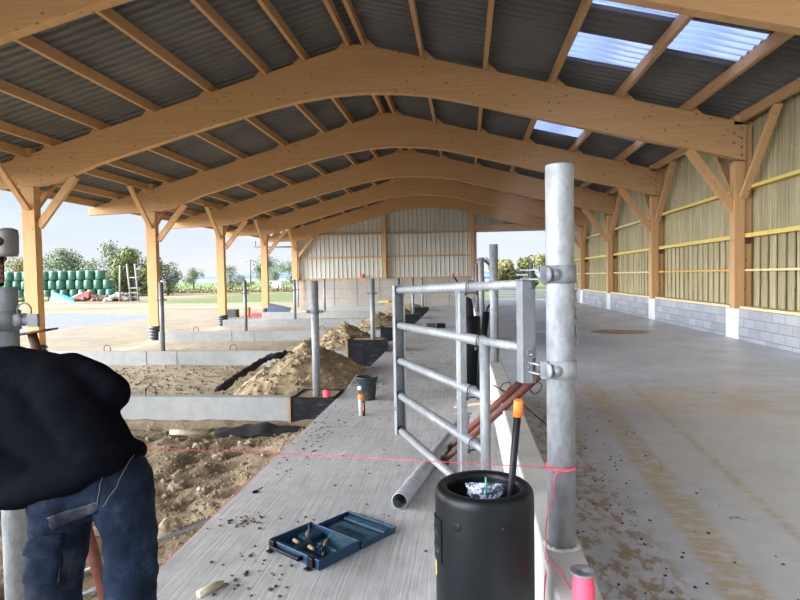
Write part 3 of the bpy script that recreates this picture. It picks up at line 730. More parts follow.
# weld bead of zinc and base mortar
wc = MB()
for i in range(34):
    a = 2*math.pi*i/34; wc.ball((HP[0]+.058*math.cos(a), HP[1]+.058*math.sin(a), .482), (.012, .012, .006+.004*random.random()), 5)
wc.build('mortar_collar', 'conc', hp)

# ================================================================== THE GATE
GL, GR = V((-.48, 4.243, 0)), V((.2, 2.436, 0))
gd = (GR-GL); glen = gd.length; gdir = gd.normalized(); gn = V((gdir.y, -gdir.x, 0))
def G(t, z): return GL+gd*t+V((0, 0, z))
def rz(i, t): return (1.438-.249*i)*(1-t)+(1.492-.252*i)*t         # height of rail i at t
gate = empty('gate', (0, 3.3, .3), 'galvanised telescopic field gate with five rails hung on the big steel post', 'gate')
T_MID, T_LOW = .672, .832
ends = [.757, .82, .757, .765, .765]
for i in range(5):
    te = ends[i]
    MB().tube([G(.012, rz(i, 0)), G(te, rz(i, te))], .0252, 16).build('sleeve_rail', 'galv', gate)
    t1 = 1.0 if i < 2 else T_LOW
    MB().tube([G(te-.02, rz(i, te)), G(t1, rz(i, t1))+(V((.022, 0, 0)) if i < 2 else V((0, 0, 0)))], .0195 if i else .0205, 16).build('sliding_rail', 'galv', gate)
    # U bolt round the sleeve mouth
    c = G(te-.006, rz(i, te)); a0 = gn; ub = MB()
    pts = [c+(a0*math.cos(a)+V((0, 0, 1))*math.sin(a))*.0275 for a in [j*math.pi/9-.2 for j in range(0, 11)]]
    pts = [pts[0]-V((0, 0, .035))]+pts+[pts[-1]-V((0, 0, .035))]
    ub.tube(pts, .0035, 6); q = c-V((0, 0, .030)); ub.box(q, (.012, .064, .006), Matrix((gdir, gn, V((0, 0, 1)))).transposed())
    for s in (-1, 1): ub.lathe(q+gn*.0275*s-V((0, 0, .012)), [(0, 0), (.008, 0), (.008, .01), (0, .01)], 6)
    ub.build('clamp_bolt', 'bucket', gate)['label'] = 'dark clamp bolt around the sleeve mouth'
# left upright: folded channel
R_ = Matrix((gdir, gn, V((0, 0, 1)))).transposed()
lu = MB()
lu.box(G(.005, .94), (.006, .075, 1.06), R_); lu.box(G(.022, .94)+gn*.034, (.06, .005, 1.06), R_); lu.box(G(.022, .94)-gn*.034, (.06, .005, 1.06), R_)
lu.box(G(-.004, 1.47), (.05, .06, .008), R_)
lu.lathe(G(.022, .60)-gn*-.037, [(0, 0), (.012, 0), (.012, .008), (0, .008)], 10, gn)
lu.build('end_upright', 'galv', gate)
MB().tube([G(T_MID-.006, rz(0, T_MID)-.02), G(T_MID-.006, rz(4, T_MID))], .021, 14).build('middle_upright', 'galv', gate)
MB().box(G(T_MID+.012, (rz(0, T_MID)+rz(4, T_MID))/2), (.026, .036, rz(0, T_MID)-rz(4, T_MID)-.05), R_).build('middle_upright', 'galv', gate, .004)
MB().tube([G(T_LOW, rz(1, T_LOW)), G(T_LOW, rz(4, T_LOW)-.02)], .0235, 16).build('middle_upright', 'galv', gate)
HO = V((.031, 0, 0)); hu = MB().box(G(1.012, 1.306)+HO, (.056, .056, .405), R_); hu.box(G(1.012, 1.511)+HO, (.06, .06, .004), R_)
hu.build('hinge_upright', 'galv_dk', gate, .006)['label'] = 'thick square hinge tube of the gate'
for nm, zc in (('upper', 1.531), ('lower', 1.168)):
    cz = V((HP[0], HP[1], zc)); c = MB()
    c.lathe(cz, [(hr, -.034), (hr+.007, -.034), (hr+.007, .034), (hr, .034)], 36)
    c.box(cz+V((-.066, -.02, 0)), (.024, .010, .066)); c.box(cz+V((-.066, -.035, 0)), (.024, .010, .066))
    c.lathe(cz+V((-.022, -.060, 0)), [(0, -.010), (.012, -.009), (.013, -.004), (.021, -.003), (.021, .012), (0, .012)], 20, (0, 1, 0))
    c.lathe(cz+V((-.052, -.052, 0)), [(0, -.006), (.028, -.005), (.028, 0.004), (0, .004)], 20, V((-.95, -.3, 0)))
    c.build('hinge_clamp', 'galv_dk' if nm == 'upper' else 'galv', hp)
    # fork and pin joining clamp and gate
    f = MB(); g0 = G(.995, zc); s0 = cz+V((-.07, -.02, 0)); g1 = V((g0.x, g0.y, 0)); dz = .024
    a = lerp(s0, V((g0.x+.045, g0.y-.0, zc)), 0); b = V((g0.x+.035, g0.y, zc))
    for s in (-1, 1): f.bar(a+V((0, 0, s*.018)), b+V((0, 0, s*.018)), .03, .006)
    mid = lerp(a, b, .55); f.lathe(mid-V((0, 0, .055)), [(0, 0), (.008, 0), (.008, .10), (.012, .10), (.012, .108), (0, .108)], 12)
    f.bar(mid+V((-.002, 0, -.0)), V((g0.x+.02, g0.y, zc)), .030, .006)
    f.build('hinge_fork', 'galv_dk' if nm == 'upper' else 'galv', gate)
    rg = MB(); ro = mid+V((.0, -.01, (.053 if nm == 'upper' else .05))); R2 = .014 if nm == 'upper' else .017
    rg.tube([ro+V((R2*math.cos(q), .004*math.sin(3*q), R2*math.sin(q)*1.1+.006)) for q in [i*math.pi/8 for i in range(17)]], .002, 6)
    rg.build('split_pin', 'rusty' if nm == 'upper' else 'galv_dk', gate)
for sx, z0, z1 in ((.056, 1.24, 1.50),):
    ch = MB(); n = int((z1-z0)/.034)
    for i in range(n):
        c = V((HP[0]+sx, HP[1]-.012, z1-.017-i*.034)); fl = i % 2
        ch.tube([c+V(((.0 if fl else .006)*math.cos(a), (.006 if fl else 0)*math.cos(a), .021*math.sin(a))) for a in [j*math.pi/6 for j in range(13)]], .0023, 6)
    ch.build('chain', 'galv_dk', hp)

# ================================================================== FOREGROUND THINGS
DX, DY = .055, 1.993
dr = empty('drinker_tube', (DX, DY, 0), 'big black plastic cylinder with a round hole in its top, standing in the foreground', 'tub')
R1 = .1635; zt = .836
MB().lathe((DX, DY, 0), [(0, .0), (R1-.004, 0), (R1, .006), (R1, zt-.034), (R1-.002, zt-.018), (R1-.008, zt-.007), (R1-.018, zt), (.128, zt-.002), (.122, zt-.008), (.119, zt-.02), (.117, zt-.45), (0, zt-.45)], 72).build('body', 'blackpl', dr)
pb = MB()
def cyl_patch(mb, a0, a1, z0, z1, r, n=8):
    vs = []
    for i in range(n+1):
        a = a0+(a1-a0)*i/n
        for rr_ in (R1-.004, r):
            for z in (z0, z1): vs.append((DX+rr_*math.cos(a), DY+rr_*math.sin(a), z))
    fs = []
    for i in range(n):
        o_ = i*4; fs += [(o_+2, o_+6, o_+7, o_+3), (o_+1, o_+3, o_+7, o_+5), (o_, o_+4, o_+6, o_+2)]
    fs += [(0, 2, 3, 1), (4*n, 4*n+1, 4*n+3, 4*n+2)]
    mb.add(vs, fs)
la = math.radians(187)
cyl_patch(pb, la, la+.44, .60, .745, R1+.004)
pb.build('raised_plate', 'blackpl', dr)
le = MB()                                                     # worn raised lettering on the plate, unreadable
for row, z in ((0, .70), (1, .645)):
    for i in range(4):
        a = la+.06+i*.085
        cyl_patch(le, a, a+.05, z-.012, z-.006+.0*row, R1+.0065, 2)
        cyl_patch(le, a, a+.014, z-.012, z+.012, R1+.0065, 2)
        if i % 2 == row: cyl_patch(le, a+.036, a+.05, z-.012, z+.012, R1+.0065, 2)
le.build('raised_lettering', 'bucket', dr)
ys_ = MB(); cyl_patch(ys_, la+.01, la+.10, .54, .588, R1+.001); ys_.build('yellow_mark', 'yellowp', dr)
for an in (-122, -68):
    a = math.radians(an); MB().lathe((DX+R1*math.cos(a), DY+R1*math.sin(a), .745), [(0, .002), (.006, .004), (.009, .002), (.012, .003), (.014, -.003)], 14, (math.cos(a), math.sin(a), 0)).build('screw_plug', 'blackpl', dr)
# bag in the drinker
bgm = MB(); bc = V((DX+.012, DY+.03, 0))
vs = []; nb = 16
for j, (z, wx, wy) in enumerate(((.42, .030, .03), (.55, .05, .035), (.68, .056, .036), (.76, .052, .030), (.785, .045, .02), (.80, .062, .014), (.835, .066, .008))):
    for i in range(nb):
        a = 2*math.pi*i/nb; q = 1+.22*noise.noise(V((math.cos(a)*2, math.sin(a)*2, z*14)))*1.5
        vs.append((bc.x-.01+wx*math.cos(a)*q, bc.y-.02+wy*math.sin(a)*q, z))
bgm.add(vs, [(j*nb+i, j*nb+(i+1) % nb, (j+1)*nb+(i+1) % nb, (j+1)*nb+i) for j in range(6) for i in range(nb)]+[tuple(range(nb)), tuple(range(7*nb-1, 6*nb-1, -1))], True)
t = Mt('printed_plastic_bag', .25); n_ = t.noise(t.map((1, 1, 1)), 38, 3, .8)
t.col(t.ramp(n_, (.44, (.03, .035, .06)), (.50, (.10, .12, .20)), (.56, (.50, .54, .68)))); M['bag'] = t.m
bgo = tag(bgm.build('plastic_bag', 'bag'), 'crumpled clear plastic bag with dark contents inside the black cylinder', 'bag')
MB().tube([(bc.x-.005, bc.y-.045, .80), (bc.x-.006, bc.y-.046, .865)], .0032, 8).build('green_wire', 'greenp', bgo)
st = MB().tube([(.112, 2.04, .44), (.163, 1.915, 1.105)], .0115, 14)
so = tag(st.build('black_hose', 'blackpl'), 'black hose with an orange end cap sticking out of the black cylinder', 'hose')
d_ = (V((.163, 1.915, 1.105))-V((.112, 2.04, .44))).normalized(); e0 = V((.163, 1.915, 1.105))
MB().tube([e0-d_*.022, e0+d_*.028, e0+d_*.032], [.0155, .0155, .012], 16).build('end_cap', 'orange_pl', so)['label'] = 'orange end cap'
# pink twine spool standing on the low wall
sx_, sy_ = .356, 1.885
spo = empty('twine_spool', (sx_, sy_, .48), 'spool of fluorescent pink builders twine on the low wall at the bottom edge', 'spool')
MB().lathe((sx_, sy_, .48), [(0, 0), (.042, 0), (.042, .004), (.012, .006), (.012, .118), (.018, .118), (.040, .121), (.042, .1235), (.042, .1265), (.038, .127), (.016, .125), (.013, .12), (.012, .02), (0, .02)], 32).build('spool_core', 'galv_dk', spo)
pr = [(.020, .007)]
for i in range(26): h0 = .010+i*.0042; rad_ = .033-.009*abs((i-12)/13)**2+.001; pr += [(rad_-.0012, h0), (rad_+.0012, h0+.002)]
pr += [(.018, .1165)]
MB().lathe((sx_, sy_, .48), pr, 28).build('wound_twine', 'pink', spo)
hx, hy = HP
tw = MB()
for zz in (.792, .797): tw.tube([(hx+.0575*math.cos(a), hy+.0575*math.sin(a), zz+.004*math.sin(a)) for a in [i*math.pi/12 for i in range(25)]], .0021, 6)
tw.tube([(hx-.035, hy-.048, .797), (-.4, 2.38, .80), (-1.3, 2.48, .795), (-2.09, 2.575, .79)], .0017, 6)
tw.tube(curve([(hx-.012, hy-.058, .793), (hx-.035, hy-.065, .77), (hx-.042, hy-.07, .70), (hx-.070, hy-.09, .60), (hx-.075, hy-.11, .49), (hx-.085, hy-.13, .35), (hx-.090, hy-.15, .31), (hx-.084, hy-.155, .40), (hx-.072, hy-.15, .487), (hx-.05, hy-.18, .486), (hx-.035, hy-.25, .485), (hx-.03, hy-.31, .484), (hx-.02, hy-.36, .484), (sx_-.012, sy_+.033, .50)], 6), .0020, 6)
tag(tw.build('twine_line', 'pink'), 'taut pink string tied round the hinge post and stretched across to the left pole', 'string')
tag(MB().tube([(-1.648, y, -.005+.006*math.sin(y*5)) for y in frange(1.5, 5.4, .15)], .0025, 5).build('marking_string', 'pink'), 'slack pink string lying along the left edge of the aisle slab', 'string')

# blue drill case lying open
A, B, C_, D_, E_, F_ = V((-1.103, 3.236, 0)), V((-.765, 3.009, 0)), V((-.616, 3.27, 0)), V((-.944, 3.507, 0)), V((-.777, 3.712, 0)), V((-.452, 3.5, 0))
cx = (B-A+C_-D_).normalized(); cy = (D_-A+C_-B); cy = (cy-cx*cy.dot(cx)).normalized(); Rc = Matrix((cx, cy, V((0, 0, 1)))).transposed()
Wc, Dc = ((B-A).length+(C_-D_).length)/2, .30
oc = (A+B+C_+D_)/4
cs = empty('tool_case', (oc.x, oc.y, 0), 'open petrol-blue plastic tool case lying on the concrete aisle', 'tool case')
def L(x, y, z): return oc+cx*x+cy*y+V((0, 0, z))
def lbox(mb, x0, x1, y0, y1, z0, z1): mb.box(L((x0+x1)/2, (y0+y1)/2, (z0+z1)/2), (x1-x0, y1-y0, z1-z0), Rc); return mb
hw, hd = Wc/2, Dc/2
bs = MB(); lbox(bs, -hw, hw, -hd, hd, 0, .006)
for q in ((-hw, hw, -hd, -hd+.006), (-hw, hw, hd-.006, hd), (-hw, -hw+.006, -hd, hd), (hw-.006, hw, -hd, hd)): lbox(bs, *q, .004, .060)
for q in ((-hw-.006, hw+.006, -hd-.008, -hd+.004), (-hw-.006, -hw+.004, -hd, hd), (hw-.004, hw+.006, -hd, hd)): lbox(bs, *q, .050, .062)
bs.build('case_base', 'blue_case', cs, .003)
ins = MB(); lbox(ins, -hw+.01, hw-.01, -hd+.01, -hd+.04, .006, .045); lbox(ins, -hw+.01, -hw+.11, .03, hd-.01, .006, .030); lbox(ins, .02, hw-.01, -.0, .012, .006, .048); lbox(ins, .02, .032, 0, hd-.01, .006, .048); lbox(ins, -.06, -.05, -.11, .02, .006, .04)
ins.build('insert_tray', 'blue_in', cs, .003)
fl = MB(); fl.add([L(-.02, hd-.012, .058), L(hw-.012, hd-.012, .058), L(hw-.012, -.03, .014), L(.05, -.01, .014), L(-.02, hd-.012, .054), L(hw-.012, hd-.012, .054), L(hw-.012, -.03, .008), L(.05, -.01, .008)], [(0, 1, 2, 3), (7, 6, 5, 4), (0, 4, 5, 1), (1, 5, 6, 2), (2, 6, 7, 3), (3, 7, 4, 0)])
fl.build('inner_flap', 'blue_in', cs)
lid = MB(); y0 = hd+.012; y1 = y0+Dc*.98
lbox(lid, -hw, hw, y0, y1, .0, .006)
for q in ((-hw, hw, y0, y0+.006), (-hw, hw, y1-.006, y1), (-hw, -hw+.006, y0, y1), (hw-.006, hw, y0, y1)): lbox(lid, *q, .004, .034)
lbox(lid, -hw-.004, hw+.004, y1-.006, y1+.006, .026, .036); lbox(lid, -.10, -.04, y1, y1+.014, .01, .034); lbox(lid, .04, .10, y1, y1+.014, .01, .034)
lido = lid.build('lid', 'blue_case', cs, .003)
lp = MB(); lbox(lp, -hw+.05, hw-.03, y0+.05, y1-.10, .006, .016); lbox(lp, -hw+.03, hw-.03, y1-.07, y1-.02, .006, .022); lp.build('lid_panel', 'blue_in', lido, .003)
em = MB()
for i in range(9): lbox(em, -.10+i*.026, -.10+i*.026+.012, y0+.09, y0+.13, .016, .0185)
em.build('embossed_marks', 'blue_case', lido)
hn = MB(); lbox(hn, -hw+.035, hw-.13, -hd-.034, -hd-.020, .022, .040); lbox(hn, -hw+.03, -hw+.05, -hd-.034, -hd, .020, .042); lbox(hn, hw-.15, hw-.13, -hd-.034, -hd, .020, .042)
hn.build('handle', 'blackpl', cs, .004)
for x in (-hw+.005, hw-.075): 
    q = MB(); lbox(q, x, x+.045, -hd-.022, -hd-.004, .012, .064); lbox(q, x+.004, x+.041, -hd-.05, -hd-.018, .004, .012); q.build('latch', 'blackpl', cs, .003)
hg = MB()
for x in (-.13, -.02, .10): hg.tube([L(x, hd+.006, .03), L(x+.05, hd+.006, .03)], .007, 8)
hg.build('hinge', 'blue_case', cs)
# tools in the case
def dr_tool():
    r = empty('grey_tool_bit', L(-.10, .06, .01), 'small dark rounded tool bit in the left rear corner of the blue case', 'tool')
    MB().lathe(L(-.105, .045, .008), [(0, 0), (.02, .004), (.026, .02), (.022, .045), (.012, .06), (.006, .064), (.005, .10), (0, .10)], 16).build('bit_body', 'bucket', r)
    return r
dr_tool()
tag(MB().tube([L(-.01, .11, .03), L(.06, .02, .05), L(.13, -.06, .03)], [.007, .009, .005], 10).build('screwdriver', 'brass'), 'thin brown screwdriver lying across the tray of the blue case', 'tool')
for q, lb in (((-.075, -.075), 'small beige dowel in the left part of the blue case'), ((.055, -.075), 'small beige dowel in the right part of the blue case')):
    tag(MB().tube([L(q[0]-.026, q[1]+.004, .056), L(q[0]-.022, q[1]+.003, .056), L(q[0]+.022, q[1]-.003, .056), L(q[0]+.026, q[1]-.004, .056)], [.006, .011, .011, .006], 12).build('wooden_dowel', 'brass'), lb, 'dowel', 'beige dowels in the blue case')
bb_ = MB()
for i in range(4): lbox(bb_, .07+i*.013, .078+i*.013, -.055, -.02, .006, .06+.008*(i % 2))
tag(bb_.build('bit_holder', 'blue_case', None, .002), 'small blue upright rack of bits in the right of the blue case', 'bit holder')

# long galvanised tube on the aisle
p0, p1 = V((-.445, 3.87, .056)), V((-.035, 6.09, .056)); dd = (p1-p0).normalized(); ln = (p1-p0).length
lt = MB().lathe(p0, [(.049, 0), (.055, 0), (.055, ln), (.049, ln), (.049, 0)], 32, dd)
lto = tag(lt.build('loose_tube', 'galv'), 'long galvanised tube lying on the aisle beside the gate, open end towards the camera', 'tube')
cl_ = MB().lathe(p1-dd*.02, [(.055, -.035), (.063, -.035), (.063, .035), (.055, .035)], 24, dd)
cl_.box(p1+V((-.04, -.02, .06)), (.05, .03, .05)); cl_.box(p1+V((.05, -.02, .06)), (.05, .03, .05)); cl_.tube([p1+V((-.09, -.02, .08)), p1+V((.09, -.02, .08))], .009, 8)
cl_.build('pipe_clamp', 'galv_dk', lto)

# two red adjustable props leaning on the low wall
for nm, a, b, spl in (('rear', V((-.17, 5.14, .035)), V((.455, 4.92, .672)), .28), ('front', V((-.185, 4.82, .035)), V((.70, 4.62, .895)), .24)):
    ln = (b-a).length; d = (b-a).normalized(); mid = a+d*ln*spl
    off = V((0, 0, .0))
    r = empty('steel_prop', a, 'rusty red steel prop leaning over the low wall, %s one of the two' % ('rear and shorter' if nm == 'rear' else 'front and longer'), 'prop', 'red steel props leaning on the low wall')
    MB().tube([a, mid+d*.05], .0215, 14).build('inner_tube', 'rusty', r)
    MB().tube([mid, b], .0285, 16).build('outer_tube', 'rust', r)
    MB().lathe(b, [(0, 0), (.031, 0), (.031, .02), (.02, .024), (0, .024)], 16, d).build('end_collar', 'rusty', r)
    x = d.cross(V((0, 0, 1))).normalized(); y = x.cross(d)
    MB().box(a-d*.004, (.12, .12, .008), Matrix((x, y, d)).transposed()).build('foot_plate', 'rusty', r)
    h = MB()
    for t_, s in ((.80 if nm == 'rear' else .62, 1), (.93 if nm == 'rear' else .74, -1)):
        c = a+d*ln*t_
        h.tube(curve([c+y*.02*s, c+y*.07*s+x*.01, c+y*.085*s+d*.05, c+y*.06*s+d*.09, c+y*.03*s+d*.085], 5), .005, 6)
    h.build('pin_handle', 'rusty', r)
tag(MB().bar((-.12, 6.9, .02), (.283, 5.75, .33), .045, .018).bar((.283, 5.75, .33), (.50, 5.2, .50), .045, .018).build('wooden_lath', 'lath'), 'thin brown wooden lath lying across the low wall behind the props', 'lath')
tag(MB().tube([(.23, 5.12, .60), (.40, 5.22, .49), (.90, 5.5, .01)], .006, 6).build('reinforcing_bar', 'rusty'), 'thin rusty steel rod lying over the low wall beside the props', 'rod')

# second black cylinder behind the gate with bag and cables
d2 = empty('drinker_tube', (.06, 8.05, 0), 'far black plastic cylinder standing behind the gate upright', 'tub')
MB().lathe((.06, 8.05, 0), [(0, 0), (.145, 0), (.145, .98), (.135, .99), (.105, .99), (.10, .98), (.10, .5), (0, .5)], 32).build('body', 'blackpl', d2)
d2o = MB().lathe((.035, 8.07, .99), [(0, -.3), (.07, -.3), (.085, .0), (.08, .12), (.05, .24), (.0, .26)], 14); tag(d2o.build('black_bag', 'blackfab'), 'black bag poking out of the far cylinder behind the gate', 'bag')
hz = tag(MB().tube([(.17, 7.7, .0), (.20, 7.72, .5), (.27, 7.74, 1.07)], .045, 14).build('black_sleeve', 'blackpl'), 'leaning black sleeve with a bent cable, behind the top gap of the gate', 'sleeve')
cbl = MB().tube(curve([(.265, 7.74, 1.0), (.285, 7.74, 1.11), (.33, 7.75, 1.17), (.375, 7.75, 1.205)], 6), .013, 8); cbl.build('bent_cable', 'blackpl', hz)
MB().ball((.385, 7.75, 1.215), (.025, .02, .018), 8).build('cable_tip', 'orange_pl', hz)['label'] = 'orange tip of the cable'
ac = tag(MB().tube([(.02, 8.05, 1.2), (-.06, 8.05, 1.40), (-.145, 8.04, 1.52)], .012, 8).build('stub_cable', 'blackpl'), 'short black cable with a red tip rising above the gate top rail', 'cable')
MB().tube([(-.145, 8.04, 1.52), (-.165, 8.04, 1.565)], .014, 8).build('cable_tip', 'redp', ac)['label'] = 'red tip'

# bucket, sealant tube, small things on the aisle
bk = empty('bucket', (-1.24, 7.42, 0), 'dark rubber builders bucket standing on the aisle', 'bucket')
MB().lathe((-1.24, 7.42, 0), [(0, 0), (.098, 0), (.102, .01), (.130, .27), (.138, .272), (.140, .288), (.132, .292), (.124, .285), (.096, .03), (0, .03)], 32).build('bucket_body', 'bucket', bk)
MB().tube([(-1.24+.141*math.cos(a), 7.42+.02*math.sin(a)-.12*abs(math.sin(a)), .27-.1*math.sin(a)) for a in [i*math.pi/12 for i in range(13)]], .0035, 6).build('bail_handle', 'galv_dk', bk)
sp_ = MB(); sp_.ball((-1.315, 7.31, .16), (.03, .012, .03), 6); sp_.build('plaster_splash', 'white', bk)
mk = empty('foam_cartridge', (-1.158, 6.52, 0), 'small upright grey cartridge with an orange cap, in front of the bucket', 'cartridge')
MB().lathe((-1.158, 6.52, 0), [(0, 0), (.030, 0), (.031, .006), (.031, .185), (.022, .195), (0, .195)], 24).build('cartridge_body', 'galv', mk)
pa = MB()
for i in range(9): pass
pa.b2((-1.136, 6.487, .06), (-1.126, 6.50, .15)); pa.build('orange_label', 'orange_pl', mk)
MB().lathe((-1.135, 6.515, 0), [(.0, .004), (.020, .004), (.020, .16), (0, .16)], 14).build('dark_side', 'blackpl', mk)
MB().lathe((-1.158, 6.52, .19), [(.0, 0), (.036, .0), (.038, .02), (.034, .045), (.02, .055), (0, .056)], 24).build('cap', 'orange_pl', mk)['label'] = 'orange cap'
pk = empty('twine_spool', (-1.78, 7.50, .0), 'small pink twine roll at the foot of the pole on the nearest black box', 'spool')
MB().lathe((-1.78, 7.50, .0), [(0, 0), (.042, .0), (.046, .03), (.042, .10), (0, .10)], 20).build('wound_twine', 'pink', pk)
def sheet_scrap(c, pts, lb, mat='white'):
    mb = MB(); mb.add([V(c)+V(p) for p in pts]+[V(c)+V(p)+V((0, 0, .004)) for p in pts], [tuple(range(len(pts))), tuple(range(2*len(pts)-1, len(pts)-1, -1))]+[(i, (i+1) % len(pts), (i+1) % len(pts)+len(pts), i+len(pts)) for i in range(len(pts))])
    return tag(mb.build('plastic_scrap', mat), lb, 'scrap')
sheet_scrap((-1.70, 8.45, .03), [(0, 0, -.08), (.12, .05, .10), (.20, .35, .04), (.02, .3, -.03)], 'white plastic scrap at the slab edge beside the largest mound')
for q, lb in ((( -1.02, 17.9), 'grey half of a pair of small dark blocks on the far aisle'), ((-.72, 17.9), 'black half of a pair of small dark blocks on the far aisle')):
    tag(MB().b2((q[0]-.13, q[1]-.1, 0), (q[0]+.13, q[1]+.1, .13)).build('small_block', 'bucket' if q[0] < -.9 else 'blackpl', bevel=.01), lb, 'block')
tag(MB().ball((-1.52, 4.12, .006), (.02, .03, .008), 6).tube([(-1.52, 4.12, .008), (-1.47, 4.15, .03)], .004, 6).build('debris_clip', 'blackpl'), 'tiny dark clip lying on the aisle left of the blue case', 'clip')
tag(MB().tube([(-1.30, 2.72, .012), (-1.25, 2.80, .014), (-1.23, 2.85, .012)], [.02, .024, .008], 8).build('wood_offcut', 'hessian'), 'short beige offcut on the aisle near the bottom edge', 'offcut')

# mud crumbs on the aisle (uncountable)
cb = MB(); rnd = random.Random(5)
for cxx, cyy, sx2, sy2, n in ((-1.42, 3.62, .09, .05, 40), (-1.45, 5.3, .08, .5, 60), (-1.35, 6.1, .1, .4, 40), (-1.12, 2.95, .12, .15, 40), (-.6, 4.6, .5, .8, 40), (-.3, 9, .6, 3, 40), (-1.0, 8.5, .4, 3, 40)):
    for i in range(n):
        s = rnd.uniform(.004, .013); cb.ball((max(-1.6, rnd.gauss(cxx, sx2)), rnd.gauss(cyy, sy2), s*.3), (s, s*rnd.uniform(.6, 1.4), s*.5), 4)
for i in range(260):
    s = rnd.uniform(.003, .011); cb.ball((.47+rnd.random()**1.6*1.2, rnd.uniform(2.2, 8.2), s*.25), (s, s*rnd.uniform(.7, 1.6), s*.45), 4)
M['mud'] = simple('dried_mud', (.12, .085, .05), .95, 0, .3)
tag(cb.build('mud_crumbs', 'mud'), 'scattered crumbs of dried mud on the concrete floors', 'mud', kind='stuff')

# ================================================================== EARTH: mounds, stones, cloth
def mound(cx_, cy_, rx, ry, h, z0, lb, seed, n=70, skew=0, st=True):
    mb = MB(); vs = []
    for j in range(n+1):
        for i in range(n+1):
            u, v_ = 2*i/n-1, 2*j/n-1; x, y = cx_+u*rx, cy_+v_*ry
            r_ = math.sqrt((u-skew*0)**2+v_**2); a = math.atan2(v_, u)
            r_ *= 1+.16*noise.noise(V((math.cos(a)*1.3, math.sin(a)*1.3, seed)))
            f = max(0, 1-r_); zz = h*(f**.85)*(1+.12*noise.noise(V((x*2.5, y*2.5, seed))))
            if r_ < 1: zz += (.045*noise.noise(V((x*6, y*6, seed)))+.035*noise.noise(V((x*15, y*15, seed))))*min(1, f*6)
            vs.append((x, y, z0+zz-(0 if r_ < 1 else .06)))
    fs = [(j*(n+1)+i, j*(n+1)+i+1, (j+1)*(n+1)+i+1, (j+1)*(n+1)+i) for j in range(n) for i in range(n)]
    mb.add(vs, fs, True)
    o = tag(mb.build('dirt_mound', 'dirt', org=(cx_, cy_, z0), fix=False), lb, 'mound', 'mounds of dug earth between the ground beams')
    if st:
        s_ = MB(); rn = random.Random(seed)
        for i in range(330):
            u = rn.gauss(0, .42); v_ = rn.gauss(-.15, .42); rd = math.hypot(u, v_)
            if rd > .97: continue
            x, y = cx_+u*rx, cy_+v_*ry; iu = int(round((u+1)/2*n)); jv = int(round((v_+1)/2*n)); z = vs[jv*(n+1)+iu][2]
            q = rn.uniform(.012, .034)*(1.5 if rn.random() < .12 else 1); s_.ball((x, y, z+q*.2), (q, q*rn.uniform(.7, 1.3), q*rn.uniform(.6, .9)), 4, .25, i)
        for k_ in range(len(s_.sm)): s_.sm[k_] = False
        s_.build('clods', 'rock', o)['kind'] = 'stuff'
    return o
mound(-2.55, 9.6, 1.30, 1.75, .84, -.34, 'largest mound of dug earth behind the nearest thick pole, with black sheeting on its side', 1)
mound(-2.95, 14.6, 1.25, 1.6, .78, -.34, 'mound of earth behind the large black form box', 2, 50)
mound(-2.75, 19.4, 1.15, 1.5, .72, -.32, 'third mound of earth, left of the gate upright', 3, 40)
mound(-2.8, 24.4, 1.3, 1.4, .70, -.34, 'fourth mound of earth, against the view of the far wall', 4, 36)
mound(-2.6, 29.2, 1.5, 1.3, .60, -.34, 'farthest and flattest mound of earth near the gable wall', 5, 30)
# black geotextile draped on the first mound
gf = MB(); path = [(-3.75, 8.8, -.24), (-3.6, 8.85, -.13), (-3.5, 8.95, -.05), (-3.3, 9.15, .08), (-3.12, 9.3, .17), (-2.95, 9.4, .21), (-2.80, 9.45, .19)]
pc = curve(path, 6); vs = []; nn_ = 9
for i, p in enumerate(pc):
    for j in range(nn_):
        w_ = (j/(nn_-1)-.5)*(.20+.07*math.sin(i*.5)); q = p+V((.25*w_, w_, .09*math.cos(w_*7)+.05*noise.noise(V((i*.6, j*.9, 0)))))
        vs.append(q)
gf.add(vs, [(i*nn_+j, i*nn_+j+1, (i+1)*nn_+j+1, (i+1)*nn_+j) for i in range(len(pc)-1) for j in range(nn_-1)], True)
o = tag(gf.build('black_sheeting', 'blackfab', fix=False), 'strip of crumpled black sheeting lying up the side of the largest mound', 'sheeting')
sd = o.modifiers.new('t', 'SOLIDIFY'); sd.thickness = .05; sd.offset = -1
# dark wet membrane at the foot of the first beam
gf = MB(); vs = []
for i in range(26):
    for j in range(8):
        x = -3.15+i*.048; y = 7.0+j*.065; vs.append((x, y, -.40+.05*noise.noise(V((x*5, y*7, 4)))+.08*math.sin(math.pi*j/7)*math.sin(math.pi*i/25)))
gf.add(vs, [(i*8+j, i*8+j+1, (i+1)*8+j+1, (i+1)*8+j) for i in range(25) for j in range(7)], True)
o = tag(gf.build('black_sheeting', 'blackfab', fix=False), 'crumpled black sheeting in front of the nearest ground beam', 'sheeting')
sd = o.modifiers.new('t', 'SOLIDIFY'); sd.thickness = .03; sd.offset = -1
tag(MB().tube([(-3.35, 6.45, -.19), (-3.2, 6.42, -.185), (-2.92, 6.45, -.19)], [.030, .034, .034], 14).build('pipe_offcut', 'hessian'), 'short sand-coloured pipe lying on the dirt in front of the nearest beam', 'pipe')
for (x0, x1, y, z, lb) in ((-5.6, -4.9, 38.2, 0.0, 'short pale plank against the far concrete wall'),):
    tag(MB().b2((x0, 38.50, -.1), (x1, 38.58, .02)).build('pale_plank', 'pale'), lb, 'plank')
tag(MB().bar((-10.75, 38.3, -.5), (-10.55, 38.5, 1.45), .10, .03, (0, 1, 0)).build('leaning_board', 'pur_z'), 'pale board leaning on the far concrete wall below the short timber post', 'board')
tag(MB().ball((-6.55, 38.38, 1.64), (.13, .10, .13), 10).build('red_lamp', 'redp'), 'small round red object on the sole plate of the gable wall', 'lamp')
